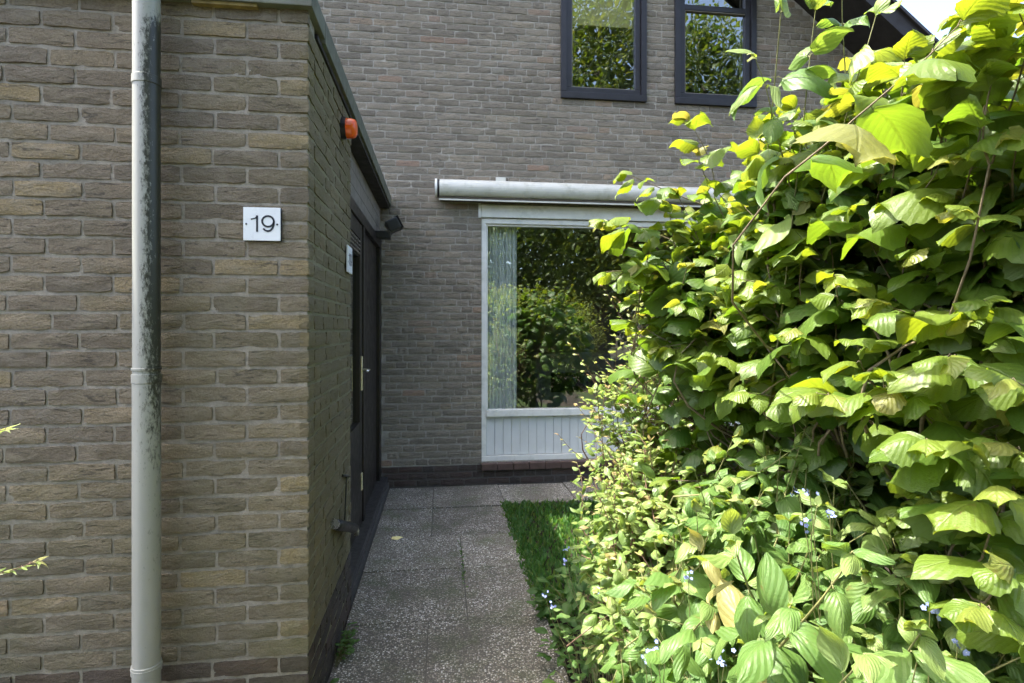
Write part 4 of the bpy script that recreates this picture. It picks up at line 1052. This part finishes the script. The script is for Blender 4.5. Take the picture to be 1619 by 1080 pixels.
for _ in range(70):
    yy = random.gauss(3.45, 0.18); p = Vector((0.133 + random.gauss(0, 0.006), min(yy, 3.92), random.uniform(-0.004, 0.006)))
    hj.leaf(p, jit(1) + Vector((0, 0, .3)), UP + jit(.4), random.uniform(0.008, 0.016), random.random() * .5)
hj.finish(0)
tw = Shrub('twiggy_shrub', (-1.35, 1.35, -0.05), M['small'], M['bark_red'], 'shrub twigs with small yellow tips reaching in at the left edge', 'shrub', 'lance')
for (u, v, d, dx) in ((8, 678, 1.55, 0.9), (56, 884, 1.5, 0.95), (-40, 700, 1.5, 0.5), (-60, 860, 1.45, 0.6), (-90, 780, 1.5, 0.3), (-30, 930, 1.45, 0.6)):
    tw.shoot(at(u, v, d), Vector((dx, 0.1, 0.30)), 0.22, 12, 0.075, young=0.75, old=0.5, rad=0.0018, droop=0.05, flat=0.6)
for _ in range(160):
    p = Vector((-1.42, 1.35, 0.55)) + Vector((random.gauss(0, .11), random.gauss(0, .14), random.gauss(0, .25)))
    if p.x < -1.28: tw.leaf(p, jit(.6) + UP * .5, UP + jit(.5), .035, random.random() * .5, 'small')
tw.stems([(-1.3, 1.4, .9), (-1.25, 1.4, .75), (-1.4, 1.3, .8)], 0.006)
tw.finish(60)
fp = at(619, 853, 3.83)
o = link('fallen_leaf', leaf_data('small', 2, simple('yellow fallen leaf', (0.85, 0.72, 0.30), 0.6, 0.2, 60)), None, None, (fp.x, fp.y, 0.008)); o.scale = (.085, .085, .085); o.rotation_euler = (R(12), R(8), R(-60)); o.color = (0.9, .5, .5, 1)
tag(o, 'yellow fallen leaf lying on the gravel slabs', 'leaf')

# ================================================================== TREES (behind the camera they show in the panes; one far off at the right)
def tree(name, base, height, crown_c, crown_r, n_, lsize, label, mat=None, tmean=0.45, group=None, clump=34, limbs=7):
    root = empty(name, base); tag(root, label, 'bush' if 'bush' in name else 'tree', group or {'garden_tree': 'garden trees mirrored in the panes', 'garden_bush': 'round bushes mirrored in the big window'}.get(name))
    b = Vector(base); top = Vector((crown_c[0], crown_c[1], crown_c[2] + crown_r[2] * .5)); tr = height * 0.022
    MB().tube([b, b.lerp(top, .3) + jit(.08), b.lerp(top, .65) + jit(.12), top], [tr * 1.4, tr, tr * .6, tr * .15], 10).build('trunk', M['tree_bark'], root, smooth_=True)
    cl = []
    for _ in range(n_ // clump):
        d = Vector(rng.normal(size=3)).normalized() * (random.uniform(.25, 1) ** .45)
        cl.append(Vector((crown_c[0] + d.x * crown_r[0], crown_c[1] + d.y * crown_r[1], crown_c[2] + d.z * crown_r[2])))
    for c in cl[:limbs]:
        s0 = b.lerp(top, random.uniform(.3, .75)); MB().tube([s0, s0.lerp(c, .5) + Vector((0, 0, .15)), c], [tr * .5, tr * .3, tr * .08], 6).build('limb', M['tree_bark'], root, smooth_=True)
    recs = []
    cr = min(crown_r) * 0.28
    for c in cl:
        tc = tmean + random.uniform(-.25, .25)
        for _ in range(clump):
            p = c + Vector((random.gauss(0, cr), random.gauss(0, cr), random.gauss(0, cr * .7)))
            if p.z < 0.15: continue
            recs.append((leaf_matrix(p, jit(1) + Vector((0, 0, -.2)), UP + jit(.6), lsize * random.uniform(.7, 1.3)), 'card', random.randrange(4), (max(0, min(1, tc + random.uniform(-.15, .15))), 0, 0)))
    o = join_leaves('crown', recs, mat or M['tree_leaf'], root); o['kind'] = 'stuff'
tree('garden_tree', (5.5, -9.0, -0.05), 13, (5.5, -9.0, 8.0), (2.9, 2.2, 6.2), 24000, 0.15, 'tall dark garden tree mirrored in the middle upper window', tmean=.45)
tree('garden_tree', (10.0, -10.0, -0.05), 12, (9.8, -10.0, 7.8), (2.8, 2.0, 5.6), 22000, 0.15, 'tall tree mirrored in the right upper pane', tmean=.35)
tree('garden_tree', (1.2, -9.0, -0.05), 9, (1.2, -9.0, 5.2), (2.2, 1.8, 3.8), 10000, 0.14, 'broad dark tree mirrored behind the net curtain', tmean=.3)
tree('garden_tree', (6.9, -7.4, -0.05), 8, (6.9, -7.4, 4.6), (1.7, 1.4, 3.2), 5000, 0.15, 'rounded yellow green tree mirrored low in the right upper pane', tmean=.55, mat=M['hedge_leaf'])
tree('garden_bush', (1.6, -4.2, -0.05), 2.2, (1.6, -4.2, 1.25), (1.0, 0.8, 1.15), 12000, 0.05, 'rounded yellow green bush mirrored in the big window', mat=M['hedge_leaf'], tmean=.6)
tree('garden_bush', (3.2, -4.4, -0.05), 2.2, (3.2, -4.4, 1.2), (0.95, 0.8, 1.05), 12000, 0.05, 'rounded green bush mirrored deep in the big window', mat=M['hedge_leaf'], tmean=.4)
tree('garden_bush', (0.3, -4.0, -0.05), 1.8, (0.3, -4.0, 0.9), (0.7, 0.7, 0.95), 3000, 0.07, 'low green bush mirrored in the net curtain pane', mat=M['hedge_leaf'], tmean=.4)
tree('birch_tree', (15.5, 13.0, -0.05), 9, (15.5, 13.0, 5.6), (2.4, 2.4, 2.6), 4500, 0.16, 'pale green tree far off beyond the bush at the right edge', tmean=.6)

for x_, y_, h_, rx_, nm_ in ((-3.5, -13.0, 7.0, 2.6, 'broad dark tree farthest left in the mirrored garden'), (1.5, -14.0, 8.5, 2.9, 'dark tree mirrored behind the bushes in the big window'), (6.5, -14.0, 8.0, 2.9, 'dark tree mirrored beyond the tall garden tree'), (11.5, -13.0, 7.5, 2.7, 'dark tree mirrored at the far end of the garden'), (7.2, -16.5, 15.0, 3.4, 'tallest dark tree mirrored high in the middle upper window'), (12.6, -17.0, 13.5, 3.0, 'second tallest dark tree mirrored high in the right upper pane')):
    tree('garden_tree', (x_, y_, -0.05), h_, (x_, y_, h_ * 0.5), (rx_, 1.5, h_ * 0.5), 6000, 0.24, nm_, tmean=.3)
